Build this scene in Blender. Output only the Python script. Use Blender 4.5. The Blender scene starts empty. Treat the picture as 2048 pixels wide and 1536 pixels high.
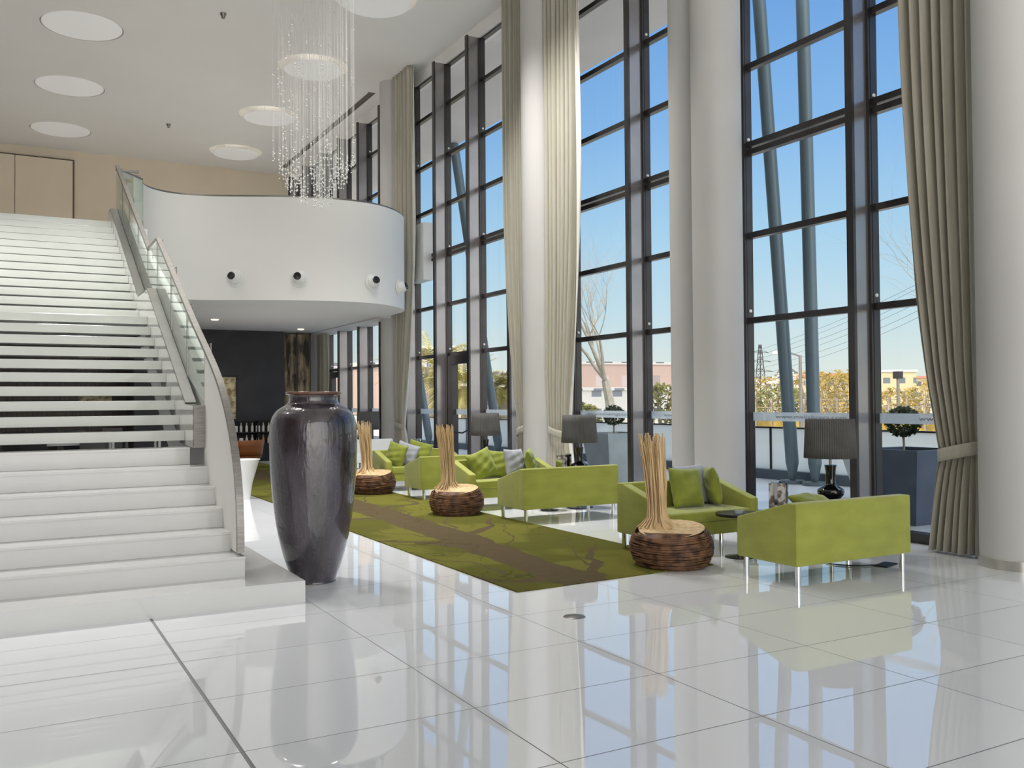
import bpy, bmesh, math, random
from math import sin, cos, pi, radians, atan2, sqrt, hypot
from mathutils import Vector, Matrix
random.seed(7)
C = bpy.context.scene.collection
R = random.uniform

# ---------------------------------------------------------------- mesh builder
class MB:
    def __init__(s): s.v = []; s.f = []
    def add(s, vs, fs):
        n = len(s.v); s.v += [tuple(p) for p in vs]; s.f += [tuple(i + n for i in f) for f in fs]; return s
    def box(s, x0, x1, y0, y1, z0, z1):
        return s.add([(x0,y0,z0),(x1,y0,z0),(x1,y1,z0),(x0,y1,z0),(x0,y0,z1),(x1,y0,z1),(x1,y1,z1),(x0,y1,z1)],
                     [(0,3,2,1),(4,5,6,7),(0,1,5,4),(1,2,6,5),(2,3,7,6),(3,0,4,7)])
    def prism(s, pts, axis, a, b):
        """closed polygon pts (2D) extruded along axis from a to b. axis x:(y,z) y:(x,z) z:(x,y)"""
        def P(p, t):
            return (t, p[0], p[1]) if axis == 'x' else (p[0], t, p[1]) if axis == 'y' else (p[0], p[1], t)
        n = len(pts)
        fs = [tuple(range(n)), tuple(range(2*n-1, n-1, -1))] + [(i, (i+1) % n, n+(i+1) % n, n+i) for i in range(n)]
        return s.add([P(p, a) for p in pts] + [P(p, b) for p in pts], fs)
    def lathe(s, prof, cx=0, cy=0, cz=0, n=32, cap=True):
        vs = []; m = len(prof)
        for r, z in prof:
            vs += [(cx + r*cos(2*pi*k/n), cy + r*sin(2*pi*k/n), cz + z) for k in range(n)]
        fs = [(i*n+k, i*n+(k+1) % n, (i+1)*n+(k+1) % n, (i+1)*n+k) for i in range(m-1) for k in range(n)]
        if cap:
            fs += [tuple(range(n-1, -1, -1)), tuple((m-1)*n + k for k in range(n))]
        return s.add(vs, fs)
    def tube(s, pts, r, n=6, closed=False):
        pts = [Vector(p) for p in pts]; m = len(pts)
        rr = r if isinstance(r, (list, tuple)) else [r]*m
        vs = []; prev = None
        for i, p in enumerate(pts):
            a = pts[(i-1) % m] if closed or i > 0 else p
            b = pts[(i+1) % m] if closed or i < m-1 else p
            t = (b - a)
            t = t.normalized() if t.length > 1e-9 else Vector((0,0,1))
            if prev is None:
                u = t.orthogonal().normalized()
            else:
                u = prev - t*prev.dot(t)
                u = u.normalized() if u.length > 1e-6 else t.orthogonal().normalized()
            prev = u; w = t.cross(u)
            vs += [p + (u*cos(2*pi*k/n) + w*sin(2*pi*k/n))*rr[i] for k in range(n)]
        fs = [(i*n+k, i*n+(k+1) % n, (i+1)*n+(k+1) % n, (i+1)*n+k) for i in range(m-1) for k in range(n)]
        if closed:
            fs += [((m-1)*n+k, (m-1)*n+(k+1) % n, (k+1) % n, k) for k in range(n)]
        else:
            fs += [tuple(range(n-1, -1, -1)), tuple((m-1)*n+k for k in range(n))]
        return s.add(vs, fs)
    def sweep(s, path, sec, flat='z'):
        """rectangular section sec=(w,h): w sideways (horizontal), h perpendicular in vertical plane"""
        w, h = sec; m = len(path); path = [Vector(p) for p in path]; vs = []
        for i, p in enumerate(path):
            t = (path[min(i+1, m-1)] - path[max(i-1, 0)]).normalized()
            side = Vector((1,0,0)) if flat == 'x' else t.cross(Vector((0,0,1))).normalized()
            up = side.cross(t).normalized()
            vs += [p + side*a*w/2 + up*b*h/2 for a, b in ((-1,-1),(1,-1),(1,1),(-1,1))]
        fs = [(i*4+k, i*4+(k+1) % 4, (i+1)*4+(k+1) % 4, (i+1)*4+k) for i in range(m-1) for k in range(4)]
        fs += [(3,2,1,0), tuple((m-1)*4+k for k in range(4))]
        return s.add(vs, fs)
    def grid(s, fn, nu, nv, wrapu=False):
        vs = [fn(i/(nu if wrapu else nu-1), j/(nv-1)) for j in range(nv) for i in range(nu)]
        fs = []
        for j in range(nv-1):
            for i in range(nu if wrapu else nu-1):
                a = j*nu+i; b = j*nu+(i+1) % nu
                fs.append((a, b, b+nu, a+nu))
        return s.add(vs, fs)
    def ball(s, c, r, n=8, m=6, sz=1.0):
        prof = [(max(r*sin(pi*i/m), 1e-4), -r*cos(pi*i/m)*sz) for i in range(m+1)]
        return s.lathe(prof, c[0], c[1], c[2], n)
    def rot(s, ang, org=(0,0,0), axis='z'):
        M = Matrix.Translation(org) @ Matrix.Rotation(ang, 4, axis.upper()) @ Matrix.Translation([-o for o in org])
        s.v = [tuple(M @ Vector(p)) for p in s.v]; return s
    def obj(s, name, m, parent=None, smooth=False, bevel=0, angle=35):
        me = bpy.data.meshes.new(name); me.from_pydata(s.v, [], s.f)
        bm = bmesh.new(); bm.from_mesh(me)
        bmesh.ops.recalc_face_normals(bm, faces=bm.faces[:])
        if bevel:
            es = [e for e in bm.edges if len(e.link_faces) == 2 and e.calc_face_angle(0) > 0.5]
            bmesh.ops.bevel(bm, geom=es, offset=bevel, segments=3, profile=0.6, affect='EDGES', clamp_overlap=True)
        bm.to_mesh(me); bm.free()
        if smooth or bevel:
            for p in me.polygons: p.use_smooth = True
            me.set_sharp_from_angle(angle=radians(angle))
        if m: me.materials.append(m)
        o = bpy.data.objects.new(name, me); C.objects.link(o)
        if parent: o.parent = parent
        return o

def tag(o, label=None, cat=None, group=None, kind=None):
    if label: o['label'] = label
    if cat: o['category'] = cat
    if group: o['group'] = group
    if kind: o['kind'] = kind
    return o
def thing(name, label, cat, loc=(0,0,0), rz=0, group=None):
    o = bpy.data.objects.new(name, None); C.objects.link(o); o.empty_display_size = .1
    o.location = loc; o.rotation_euler = (0,0,rz)
    return tag(o, label, cat, group)
def struct(o): o['kind'] = 'structure'; return o
def copy_tree(o, parent=None):
    c = o.copy(); C.objects.link(c)
    if parent: c.parent = parent
    for ch in list(o.children): copy_tree(ch, c)
    return c

# ---------------------------------------------------------------- materials
def mat(name, col=(.8,.8,.8), rough=.5, metal=0, spec=.5, emit=None, estr=0, coat=0, trans=0, ior=1.45, sheen=0, alpha=1):
    m = bpy.data.materials.new(name); m.use_nodes = True
    b = m.node_tree.nodes['Principled BSDF']; I = b.inputs
    I['Base Color'].default_value = (*col, 1); I['Roughness'].default_value = rough; I['Metallic'].default_value = metal
    I['Specular IOR Level'].default_value = spec; I['IOR'].default_value = ior
    I['Coat Weight'].default_value = coat; I['Transmission Weight'].default_value = trans; I['Sheen Weight'].default_value = sheen
    I['Alpha'].default_value = alpha
    if emit: I['Emission Color'].default_value = (*emit, 1); I['Emission Strength'].default_value = estr
    return m
def nd(m, t, **k):
    n = m.node_tree.nodes.new(t)
    for a, b in k.items(): setattr(n, a, b)
    return n
def lk(m, a, b): m.node_tree.links.new(a, b)
def noisy(m, c1, c2, scale=4, detail=4, stretch=(1,1,1), lo=.35, hi=.65, bump=0, bscale=None, coord='Object'):
    """procedural colour variation (mottling) and optional bump"""
    b = m.node_tree.nodes['Principled BSDF']
    tc = nd(m, 'ShaderNodeTexCoord'); mp = nd(m, 'ShaderNodeMapping'); mp.inputs['Scale'].default_value = stretch
    lk(m, tc.outputs[coord], mp.inputs['Vector'])
    nz = nd(m, 'ShaderNodeTexNoise'); nz.inputs['Scale'].default_value = scale; nz.inputs['Detail'].default_value = detail
    lk(m, mp.outputs[0], nz.inputs['Vector'])
    cr = nd(m, 'ShaderNodeValToRGB'); cr.color_ramp.elements[0].position = lo; cr.color_ramp.elements[1].position = hi
    cr.color_ramp.elements[0].color = (*c1, 1); cr.color_ramp.elements[1].color = (*c2, 1)
    lk(m, nz.outputs['Fac'], cr.inputs['Fac']); lk(m, cr.outputs[0], b.inputs['Base Color'])
    if bump:
        n2 = nd(m, 'ShaderNodeTexNoise'); n2.inputs['Scale'].default_value = bscale or scale; n2.inputs['Detail'].default_value = 3
        lk(m, mp.outputs[0], n2.inputs['Vector'])
        bp = nd(m, 'ShaderNodeBump'); bp.inputs['Strength'].default_value = 1; bp.inputs['Distance'].default_value = bump
        lk(m, n2.outputs['Fac'], bp.inputs['Height']); lk(m, bp.outputs[0], b.inputs['Normal'])
    return m

M = {}
M['white'] = noisy(mat('white paint', rough=.55), (.83,.82,.80), (.86,.85,.83), scale=.6)
M['ceil'] = noisy(mat('ceiling plaster', rough=.7), (.71,.695,.672), (.74,.725,.70), scale=.4)
M['cream'] = noisy(mat('cream wall panel', rough=.6), (.66,.57,.44), (.70,.61,.48), scale=.5)
M['gloss_white'] = noisy(mat('polished white stone', rough=.06, spec=.6), (.60,.60,.59), (.64,.64,.63), scale=1)
M['tread'] = noisy(mat('glossy white tread', rough=.08, spec=.6), (.49,.505,.475), (.54,.555,.525), scale=1)
M['column'] = noisy(mat('white column plaster', rough=.5), (.50,.492,.48), (.53,.522,.51), scale=.7)
M['charcoal'] = noisy(mat('charcoal wall', rough=.5), (.030,.030,.034), (.040,.040,.045), scale=2)
M['brown'] = noisy(mat('dark brown panelling', rough=.35), (.035,.026,.020), (.07,.052,.04), scale=3, stretch=(6,6,.3))
M['steel'] = noisy(mat('brushed steel', rough=.34, metal=.75), (.20,.19,.175), (.27,.258,.24), scale=8, stretch=(1,1,12))
M['ring_steel'] = mat('satin steel ring', (.60,.58,.54), .25, .9)
M['chrome'] = mat('polished chrome', (.85,.85,.86), .08, 1)
M['frame'] = noisy(mat('dark anodised frame', rough=.28, metal=.6, spec=.6), (.055,.05,.05), (.07,.065,.065), scale=3)
M['frame_web'] = noisy(mat('satin grey fin', rough=.22, metal=.7), (.30,.28,.28), (.34,.32,.32), scale=2)
M['stud'] = mat('white stud', (.9,.9,.88), .3)
M['black_gloss'] = mat('black glazed ceramic', (.006,.006,.007), .05, 0, .6, coat=.5)
M['black'] = mat('black lacquer', (.015,.015,.017), .25)
M['ring'] = mat('white plastic', (.8,.8,.79), .3)
M['seam'] = mat('shadow joint', (.12,.10,.08), .8)
M['terracotta'] = mat('orange tub leather', (.35,.12,.035), .35)
M['cord'] = mat('black rubber cord', (.02,.02,.02), .5)
M['dome'] = mat('ceiling lamp diffuser', (.80,.80,.80), .6, emit=(1,.985,.96), estr=.10)
M['paper'] = noisy(mat('magazine paper', rough=.4), (.62,.60,.56), (.18,.14,.12), scale=14, lo=.45, hi=.55)

def glass_mat(name, tint=(.97,.985,.98), refl=1.0, rough=0.0, fr=1.5):
    m = bpy.data.materials.new(name); m.use_nodes = True; nt = m.node_tree; nt.nodes.clear()
    out = nd(m, 'ShaderNodeOutputMaterial'); mx = nd(m, 'ShaderNodeMixShader')
    tr = nd(m, 'ShaderNodeBsdfTransparent'); tr.inputs[0].default_value = (*tint, 1)
    gl = nd(m, 'ShaderNodeBsdfGlossy'); gl.inputs['Roughness'].default_value = rough; gl.inputs[0].default_value = (refl, refl, refl, 1)
    lw = nd(m, 'ShaderNodeLayerWeight'); lw.inputs[0].default_value = .5
    pw_ = nd(m, 'ShaderNodeMath', operation='POWER'); pw_.inputs[1].default_value = 4.5; lk(m, lw.outputs['Facing'], pw_.inputs[0])
    f = nd(m, 'ShaderNodeMath', operation='MULTIPLY_ADD'); f.inputs[1].default_value = .9; f.inputs[2].default_value = fr; lk(m, pw_.outputs[0], f.inputs[0])
    lk(m, f.outputs[0], mx.inputs[0]); lk(m, tr.outputs[0], mx.inputs[1]); lk(m, gl.outputs[0], mx.inputs[2]); lk(m, mx.outputs[0], out.inputs[0])
    return m
M['glass'] = glass_mat('window glass', refl=.6, fr=.02)
M['balglass'] = glass_mat('balustrade glass', (.88,.93,.90), .9, 0, .05)
def frosted(name, col, a):
    m = bpy.data.materials.new(name); m.use_nodes = True; nt = m.node_tree; nt.nodes.clear()
    out = nd(m, 'ShaderNodeOutputMaterial'); mx = nd(m, 'ShaderNodeMixShader'); mx.inputs[0].default_value = a
    tr = nd(m, 'ShaderNodeBsdfTransparent')
    df = nd(m, 'ShaderNodeBsdfDiffuse'); df.inputs[0].default_value = (*col, 1)
    tl = nd(m, 'ShaderNodeBsdfTranslucent'); tl.inputs[0].default_value = (*col, 1)
    ad = nd(m, 'ShaderNodeMixShader'); ad.inputs[0].default_value = .5
    lk(m, df.outputs[0], ad.inputs[1]); lk(m, tl.outputs[0], ad.inputs[2])
    lk(m, tr.outputs[0], mx.inputs[1]); lk(m, ad.outputs[0], mx.inputs[2]); lk(m, mx.outputs[0], out.inputs[0])
    return m
M['band'] = frosted('frosted film', (.80,.84,.86), .62)
M['frost_rail'] = frosted('frosted railing glass', (.97,.98,.96), .78)
M['film_text'] = mat('grey film lettering', (.17,.21,.23), .6)
M['crystal'] = glass_mat('clear crystal bead', (.93,.93,.93), 1, .02, .1)
M['wire'] = mat('fine clear strand', (.86,.85,.82), .3, alpha=.6)

# polished floor tiles with grout from object coordinates (metres)
def floor_material():
    m = mat('polished white floor tile', (.6,.61,.62), .02, 0, .5, ior=2.4)
    b = m.node_tree.nodes['Principled BSDF']
    tc = nd(m, 'ShaderNodeTexCoord'); sp = nd(m, 'ShaderNodeSeparateXYZ'); lk(m, tc.outputs['Object'], sp.inputs[0])
    def mth(op, a, bb=None):
        n = nd(m, 'ShaderNodeMath', operation=op)
        for i, v in enumerate((a, bb)):
            if v is None: continue
            if isinstance(v, (int, float)): n.inputs[i].default_value = v
            else: lk(m, v, n.inputs[i])
        return n.outputs[0]
    def line(o, off, per, w):
        t = mth('DIVIDE', mth('SUBTRACT', o, off), per)
        fr = mth('FRACT', mth('ADD', t, .5)); d = mth('MULTIPLY', mth('ABSOLUTE', mth('SUBTRACT', fr, .5)), per)
        return mth('LESS_THAN', d, w), t
    lx, tx = line(sp.outputs[0], .897, 1.1243, .0032)
    ly, ty = line(sp.outputs[1], 5.6251-.7874*20, .7874, .0032)
    joint = mth('LESS_THAN', mth('ABSOLUTE', mth('SUBTRACT', sp.outputs[0], .907)), .006)
    g = mth('MAXIMUM', mth('MAXIMUM', lx, ly), joint)
    # a little tone change and tilt from tile to tile
    cid = nd(m, 'ShaderNodeCombineXYZ')
    lk(m, mth('FLOOR', tx), cid.inputs[0]); lk(m, mth('FLOOR', ty), cid.inputs[1])
    wn = nd(m, 'ShaderNodeTexWhiteNoise', noise_dimensions='2D'); lk(m, cid.outputs[0], wn.inputs['Vector'])
    tone = nd(m, 'ShaderNodeMixRGB'); tone.inputs[1].default_value = (.79,.805,.825,1); tone.inputs[2].default_value = (.82,.835,.855,1)
    lk(m, wn.outputs['Value'], tone.inputs[0])
    mx = nd(m, 'ShaderNodeMixRGB'); mx.inputs[2].default_value = (.10,.10,.10,1)
    lk(m, g, mx.inputs[0]); lk(m, tone.outputs[0], mx.inputs[1]); lk(m, mx.outputs[0], b.inputs['Base Color'])
    rg = nd(m, 'ShaderNodeMapRange'); rg.inputs[3].default_value = .018; rg.inputs[4].default_value = .6
    lk(m, g, rg.inputs[0]); lk(m, rg.outputs[0], b.inputs['Roughness'])
    nz = nd(m, 'ShaderNodeTexNoise'); nz.inputs['Scale'].default_value = 1.3; nz.inputs['Detail'].default_value = 1
    lk(m, tc.outputs['Object'], nz.inputs['Vector'])
    hgt = mth('ADD', mth('MULTIPLY', nz.outputs['Fac'], .0011), mth('MULTIPLY', wn.outputs['Value'], 0))
    bp = nd(m, 'ShaderNodeBump'); bp.inputs['Strength'].default_value = 1; bp.inputs['Distance'].default_value = 1
    lk(m, hgt, bp.inputs['Height']); lk(m, bp.outputs[0], b.inputs['Normal'])
    return m
M['floor'] = floor_material()

# ---------------------------------------------------------------- the room shell
XG, ZC = 8.35, 9.0                       # glass line and ceiling height
mul_y = [4.9, 6.87, 8.84, 10.9, 12.8, 14.55, 16.2, 17.8, 19.45, 21.05, 22.6, 24.2, 25.85, 27.5, 29.1]
bars = [2.50, 3.58, 4.69, 5.74, 6.79, 7.88]

struct(MB().box(-9, 8.42, -9, 30, -.3, 0).obj('floor', M['floor']))

def ceiling():
    mb = MB(); ys = [-9] + [10.15+3.93*k for k in range(6)]; xs = [-9, -5.63, -.97, 3.69, 8.35]
    N = 40; recs = []
    for i in range(len(xs)-1):
        for j in range(len(ys)):
            x0, x1 = xs[i], xs[i+1]; y0 = ys[j]; y1 = ys[j+1] if j < len(ys)-1 else 30
            if y1-y0 < .05: continue
            if 1 <= j < len(ys) and i >= 1 and y1-y0 > 3:
                cx = {1:-3.3, 2:1.36, 3:6.05}[i]; cy = (y0+y1)/2; r = .76; recs.append((cx, cy))
                vs = []; corner = []
                for k in range(N):
                    a = 2*pi*k/N; vs.append((cx+r*cos(a), cy+r*sin(a), ZC))
                # outer square points matched to the ring
                for k in range(N):
                    a = 2*pi*k/N; dx, dy = cos(a), sin(a)
                    tx = ((x1-cx) if dx > 0 else (cx-x0))/max(abs(dx), 1e-6); ty = ((y1-cy) if dy > 0 else (cy-y0))/max(abs(dy), 1e-6)
                    t = min(tx, ty); vs.append((cx+dx*t, cy+dy*t, ZC))
                fs = [(k, (k+1) % N, N+(k+1) % N, N+k) for k in range(N)]
                cvs = [(x0,y0,ZC),(x1,y0,ZC),(x1,y1,ZC),(x0,y1,ZC)]
                n0 = len(vs); vs += cvs
                for ci, (X, Y, _) in enumerate(cvs):
                    a = atan2(Y-cy, X-cx) % (2*pi); k = int(a/(2*pi/N)) % N
                    fs.append((N+k, n0+ci, N+(k+1) % N))
                # recess wall and lid
                n1 = len(vs); vs += [(cx+r*cos(2*pi*k/N), cy+r*sin(2*pi*k/N), ZC+.30) for k in range(N)]
                fs += [(k, (k+1) % N, n1+(k+1) % N, n1+k) for k in range(N)]; fs.append(tuple(n1+k for k in range(N)))
                mb.add(vs, fs)
            else:
                mb.add([(x0,y0,ZC),(x1,y0,ZC),(x1,y1,ZC),(x0,y1,ZC)], [(0,1,2,3)])
    o = struct(mb.obj('ceiling', M['ceil']))
    return recs
recs = ceiling()
struct(MB().box(-9.4, 8.5, -9, 30.4, 9.4, 9.7).obj('trim_1', M['ceil']))                 # roof slab over it
struct(MB().box(8.25, 8.5, -9, 30, 8.72, 9.4).obj('trim_2', M['white']))           # header over the windows
struct(MB().box(-9.4, -9, -9, 30.4, -.3, 9.4).obj('wall_left', noisy(mat('dark wood to cut bounce', rough=.5), (.10,.07,.05), (.16,.115,.08), scale=2, stretch=(1,6,.4))))  # unseen wall, dark wood made up to reduce light bounced from the left
struct(MB().box(-9.4, 8.5, 30, 30.4, -.3, 9.4).obj('wall_back', M['cream']))

lid = None; nd_l = 0
light_names = {(1, 16.1): 'leftmost row, second nearest ceiling light seen fully at the top left'}
def ceiling_light(cx, cy, label):
    t = thing('ceiling_light', label, 'ceiling light', (cx, cy, ZC), 0, 'round recessed ceiling lights')
    zo = -.10 if cx > 5 else .0; rr = .64 if cx > 5 else .735
    MB().lathe([(.001,zo),(rr-.015,zo),(rr,zo+.012),(rr,zo+.03),(.001,zo+.03)], n=64, cap=False).obj('diffuser', M['dome'], t, smooth=True)
    for a in (0, 2.1, 4.2): MB().tube([(.4*cos(a), .4*sin(a), zo+.02), (.4*cos(a), .4*sin(a), .30)], .008).obj('hanger', M['ring'], t)
    return t
row = {1.36: 'left', 6.05: 'right', -3.3: 'far left'}
depth_word = {0: 'nearest', 1: 'second', 2: 'third', 3: 'fourth', 4: 'farthest'}
for cx, cy in recs:
    k = round((cy-12.1)/3.93)
    nm = {(1.36,2):'round ceiling light at the top left corner of the view, largest of the left row',
          (1.36,3):'round ceiling light in the middle of the left row of three',
          (1.36,4):'round ceiling light lowest in the left row, above the cream wall panels',
          (6.05,1):'round ceiling light cut off by the top edge beside the window wall',
          (6.05,2):'round ceiling light seen through the upper strands of the chandelier',
          (6.05,3):'round ceiling light just left of the chandelier strands, above the balcony',
          (6.05,4):'round ceiling light farthest back in the right row, above the balcony wall'}
    x = 1.36 if abs(cx-1.36) < .1 else 6.05 if abs(cx-6.05) < .1 else -3.3
    if x < 0 or (x, k) not in nm: continue
    ceiling_light(cx, cy, nm[(x, k)])
for x, y, lb in ((3.69, 18.03, 'small round ceiling sensor nearest, high above the staircase'), (3.87, 25.91, 'small round ceiling sensor farther back, above the balcony'), ):
    t = MB().lathe([(.06,0),(.06,-.02),(.035,-.06),(.03,-.10),(.001,-.10)], x, y, ZC, 16, cap=False).obj('ceiling_sensor', M['steel'], None, True); tag(t, lb, 'sensor')
# linear air slot along the ceiling edge
for i, (y0, y1) in enumerate(((21.0, 29.0),)):
    t = thing('air_vent', 'long narrow grey air slot in the ceiling beside the far windows', 'vent', (7.80, 0, ZC))
    MB().box(-.09, .09, y0, y1, -.012, 0).obj('slot', M['seam'], t)
    MB().box(-.11, -.09, y0, y1, -.02, 0).box(.09, .11, y0, y1, -.02, 0).obj('vent_frame', M['ring'], t)

# cream panelling on the upper back wall
t = thing('wall_panel', 'large cream wall panels with dark joints above the stair landing', 'wall panel', (0, 29.9, 4.4))
for a, b in ((-3.4, -1.32), (-1.30, .27), (.29, 1.78)): MB().box(a, b, 0, .1, 0, 4.28).obj('panel', M['cream'], t)
MB().box(-3.5, 1.83, .02, .1, 4.28, 4.32).box(1.785, 1.83, .02, .1, 0, 4.28).obj('joint', M['seam'], t)

# ---------------------------------------------------------------- window wall
def window(n, y0, y1, z0, z1, ys, zs, sill=True):
    mb = MB()
    for z in zs:
        if abs(z-4.69) < .01:
            mb.box(XG-.06, XG+.03, y0, y1, z+.015, z+.085); mb.box(XG-.06, XG+.03, y0, y1, z-.085, z-.015)
        else: mb.box(XG-.06, XG+.03, y0, y1, z-.04, z+.035)
    mb.box(XG-.06, XG+.03, y0, y1, z1-.05, z1)
    if sill: mb.box(XG-.10, XG+.06, y0, y1, z0, z0+.10)
    w = mb.obj('window_%d' % n, M['frame']); struct(w)
    for y in ys:
        mu = MB().box(XG-.064, XG+.028, y-.026, y+.026, z0, z1).obj('mullion', M['frame_web'], w)
        MB().box(XG-.37, XG-.33, y-.045, y+.045, z0, z1).obj('flange', M['frame'], mu)
        MB().box(XG-.33, XG-.10, y-.012, y+.012, z0, z1).obj('web', M['frame_web'], mu)
        MB().box(XG-.10, XG-.07, y-.045, y+.045, z0, z1).box(XG-.07, XG+.03, y-.05, y-.028, z0, z1).box(XG-.07, XG+.03, y+.028, y+.05, z0, z1).obj('glazing_clamp', M['frame'], mu)
        zz = [z0]+[z for z in zs if z0 < z < z1]+[z1]
        for a in range(1, len(zz), 2):
            m2 = MB().lathe([(.022,0),(.022,.01),(.014,.018)], n=12); m2.rot(pi/2, axis='x')
            m2.v = [(p[0]+XG-.03, p[1]+y-.05, p[2]+zz[a]+.12) for p in m2.v]; m2.obj('stud', M['stud'], mu)
    MB().add([(XG,y0,z0+.1),(XG,y1,z0+.1),(XG,y1,z1),(XG,y0,z1)], [(0,1,2,3)]).obj('glass_pane', M['glass'], w)
    return w
W1 = window(1, 3.0, 8.84, 0, 8.73, [4.9, 6.87, 8.80], bars)
W2 = window(2, 8.84, 12.85, 0, 8.73, [10.9, 12.8], bars)
W3 = window(3, 12.85, 19.5, 0, 8.73, [14.55, 16.2, 17.8, 19.45], bars)
W4 = window(4, 19.5, 30, 0, 3.50, [21.05, 22.6, 24.2, 25.85, 27.5, 29.1], [2.42])
W5 = window(5, 19.5, 30, 4.4, 8.73, [21.05, 22.6, 24.2, 25.85, 27.5, 29.1], [5.74, 6.79, 7.88], sill=False)
W6 = window(6, -9, 3.0, 0, 8.73, [-6.9, -4.93, -2.96, -.99, .98, 2.95], bars)
for w, a, b in ((W1, 3.0, 8.84), (W2, 8.84, 12.85), (W3, 12.85, 19.5), (W4, 19.5, 30)):
    MB().box(XG-.004, XG-.002, a, b, 1.225, 1.335).obj('frosted_band', M['band'], w)
# web address on the frosted band
def band_text(txt, yl, yr, z, h, parent):
    cu = bpy.data.curves.new('t', 'FONT'); cu.body = txt; cu.size = 1; cu.resolution_u = 2
    ob = bpy.data.objects.new('t', cu); C.objects.link(ob)
    bpy.context.view_layer.update()
    me = bpy.data.meshes.new_from_object(ob.evaluated_get(bpy.context.evaluated_depsgraph_get()))
    xs = [v.co.x for v in me.vertices]; x0, x1 = min(xs), max(xs)
    k = (yl-yr)/(x1-x0)
    for v in me.vertices:
        x, y = v.co.x, v.co.y
        v.co = (XG-.008, yl-(x-x0)*k, z+y*h)
    bpy.data.objects.remove(ob)
    me.materials.clear(); me.materials.append(M['film_text'])
    o = bpy.data.objects.new('lettering', me); C.objects.link(o); o.parent = parent
band_text('www.meliabraga.com', 8.36, 7.27, 1.262, .062, W1)
band_text('www.meliabraga.com', 6.33, 5.28, 1.262, .062, W1)
band_text('www.meliabraga.com', 12.55, 11.35, 1.262, .062, W2)
band_text('www.meliabraga.com', 10.55, 9.45, 1.262, .062, W2)

# terrace door in window 3
d = MB().box(XG-.10, XG+.04, 17.50, 17.72, 0, 2.46).box(XG-.10, XG+.04, 16.30, 16.52, 0, 2.46).box(XG-.10, XG+.04, 16.52, 17.50, 2.28, 2.46).box(XG-.10, XG+.04, 16.52, 17.50, 0, .16).obj('door_1', M['frame'])
struct(d)
MB().tube([(XG-.12,17.60,.95),(XG-.2,17.56,.95),(XG-.2,17.2,.86),(XG-.2,16.8,.86),(XG-.2,16.45,.95),(XG-.12,16.4,.95)], .016, 8).box(XG-.16, XG-.1, 17.55, 17.65, .88, 1.02).box(XG-.16, XG-.1, 16.36, 16.46, .88, 1.02).obj('panic_bar', M['black'], d)
d = MB().box(XG-.10, XG+.04, 25.60, 25.80, 0, 2.36).box(XG-.10, XG+.04, 24.25, 24.45, 0, 2.36).box(XG-.10, XG+.04, 24.45, 25.60, 2.2, 2.36).obj('door_2', M['frame']); struct(d)

# columns
def column(x, y, r, label, z0=0, z1=9.0, ring=True):
    t = thing('column', label, 'column', (x, y, z0), 0, None)
    MB().lathe([(r, 0.075 if ring else 0), (r, z1-z0)], n=64).obj('shaft', M['column'], t, True)
    if ring: MB().lathe([(r+.012, 0), (r+.012, .085), (r-.02, .085)], n=64, cap=False).obj('base_ring', M['ring_steel'], t, True)
    return t
column(7.90, 4.98, .325, 'round white column at the right edge beside the tied beige curtain')
column(7.83, 8.80, .31, 'round white column behind the grey lamp, right one of the pair between the two large windows')
column(7.98, 9.47, .285, 'round white column half hidden behind the brighter column to its right')
column(8.0, 13.38, .335, 'round white column between two tied beige curtains')
column(8.02, 20.20, .30, 'round white column standing beside the end of the curved balcony')
column(7.75, 26.0, .31, 'round white column farthest back under the balcony', 0, 3.44)
column(7.75, 0.6, .335, 'round white column near the camera, outside the view')

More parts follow.
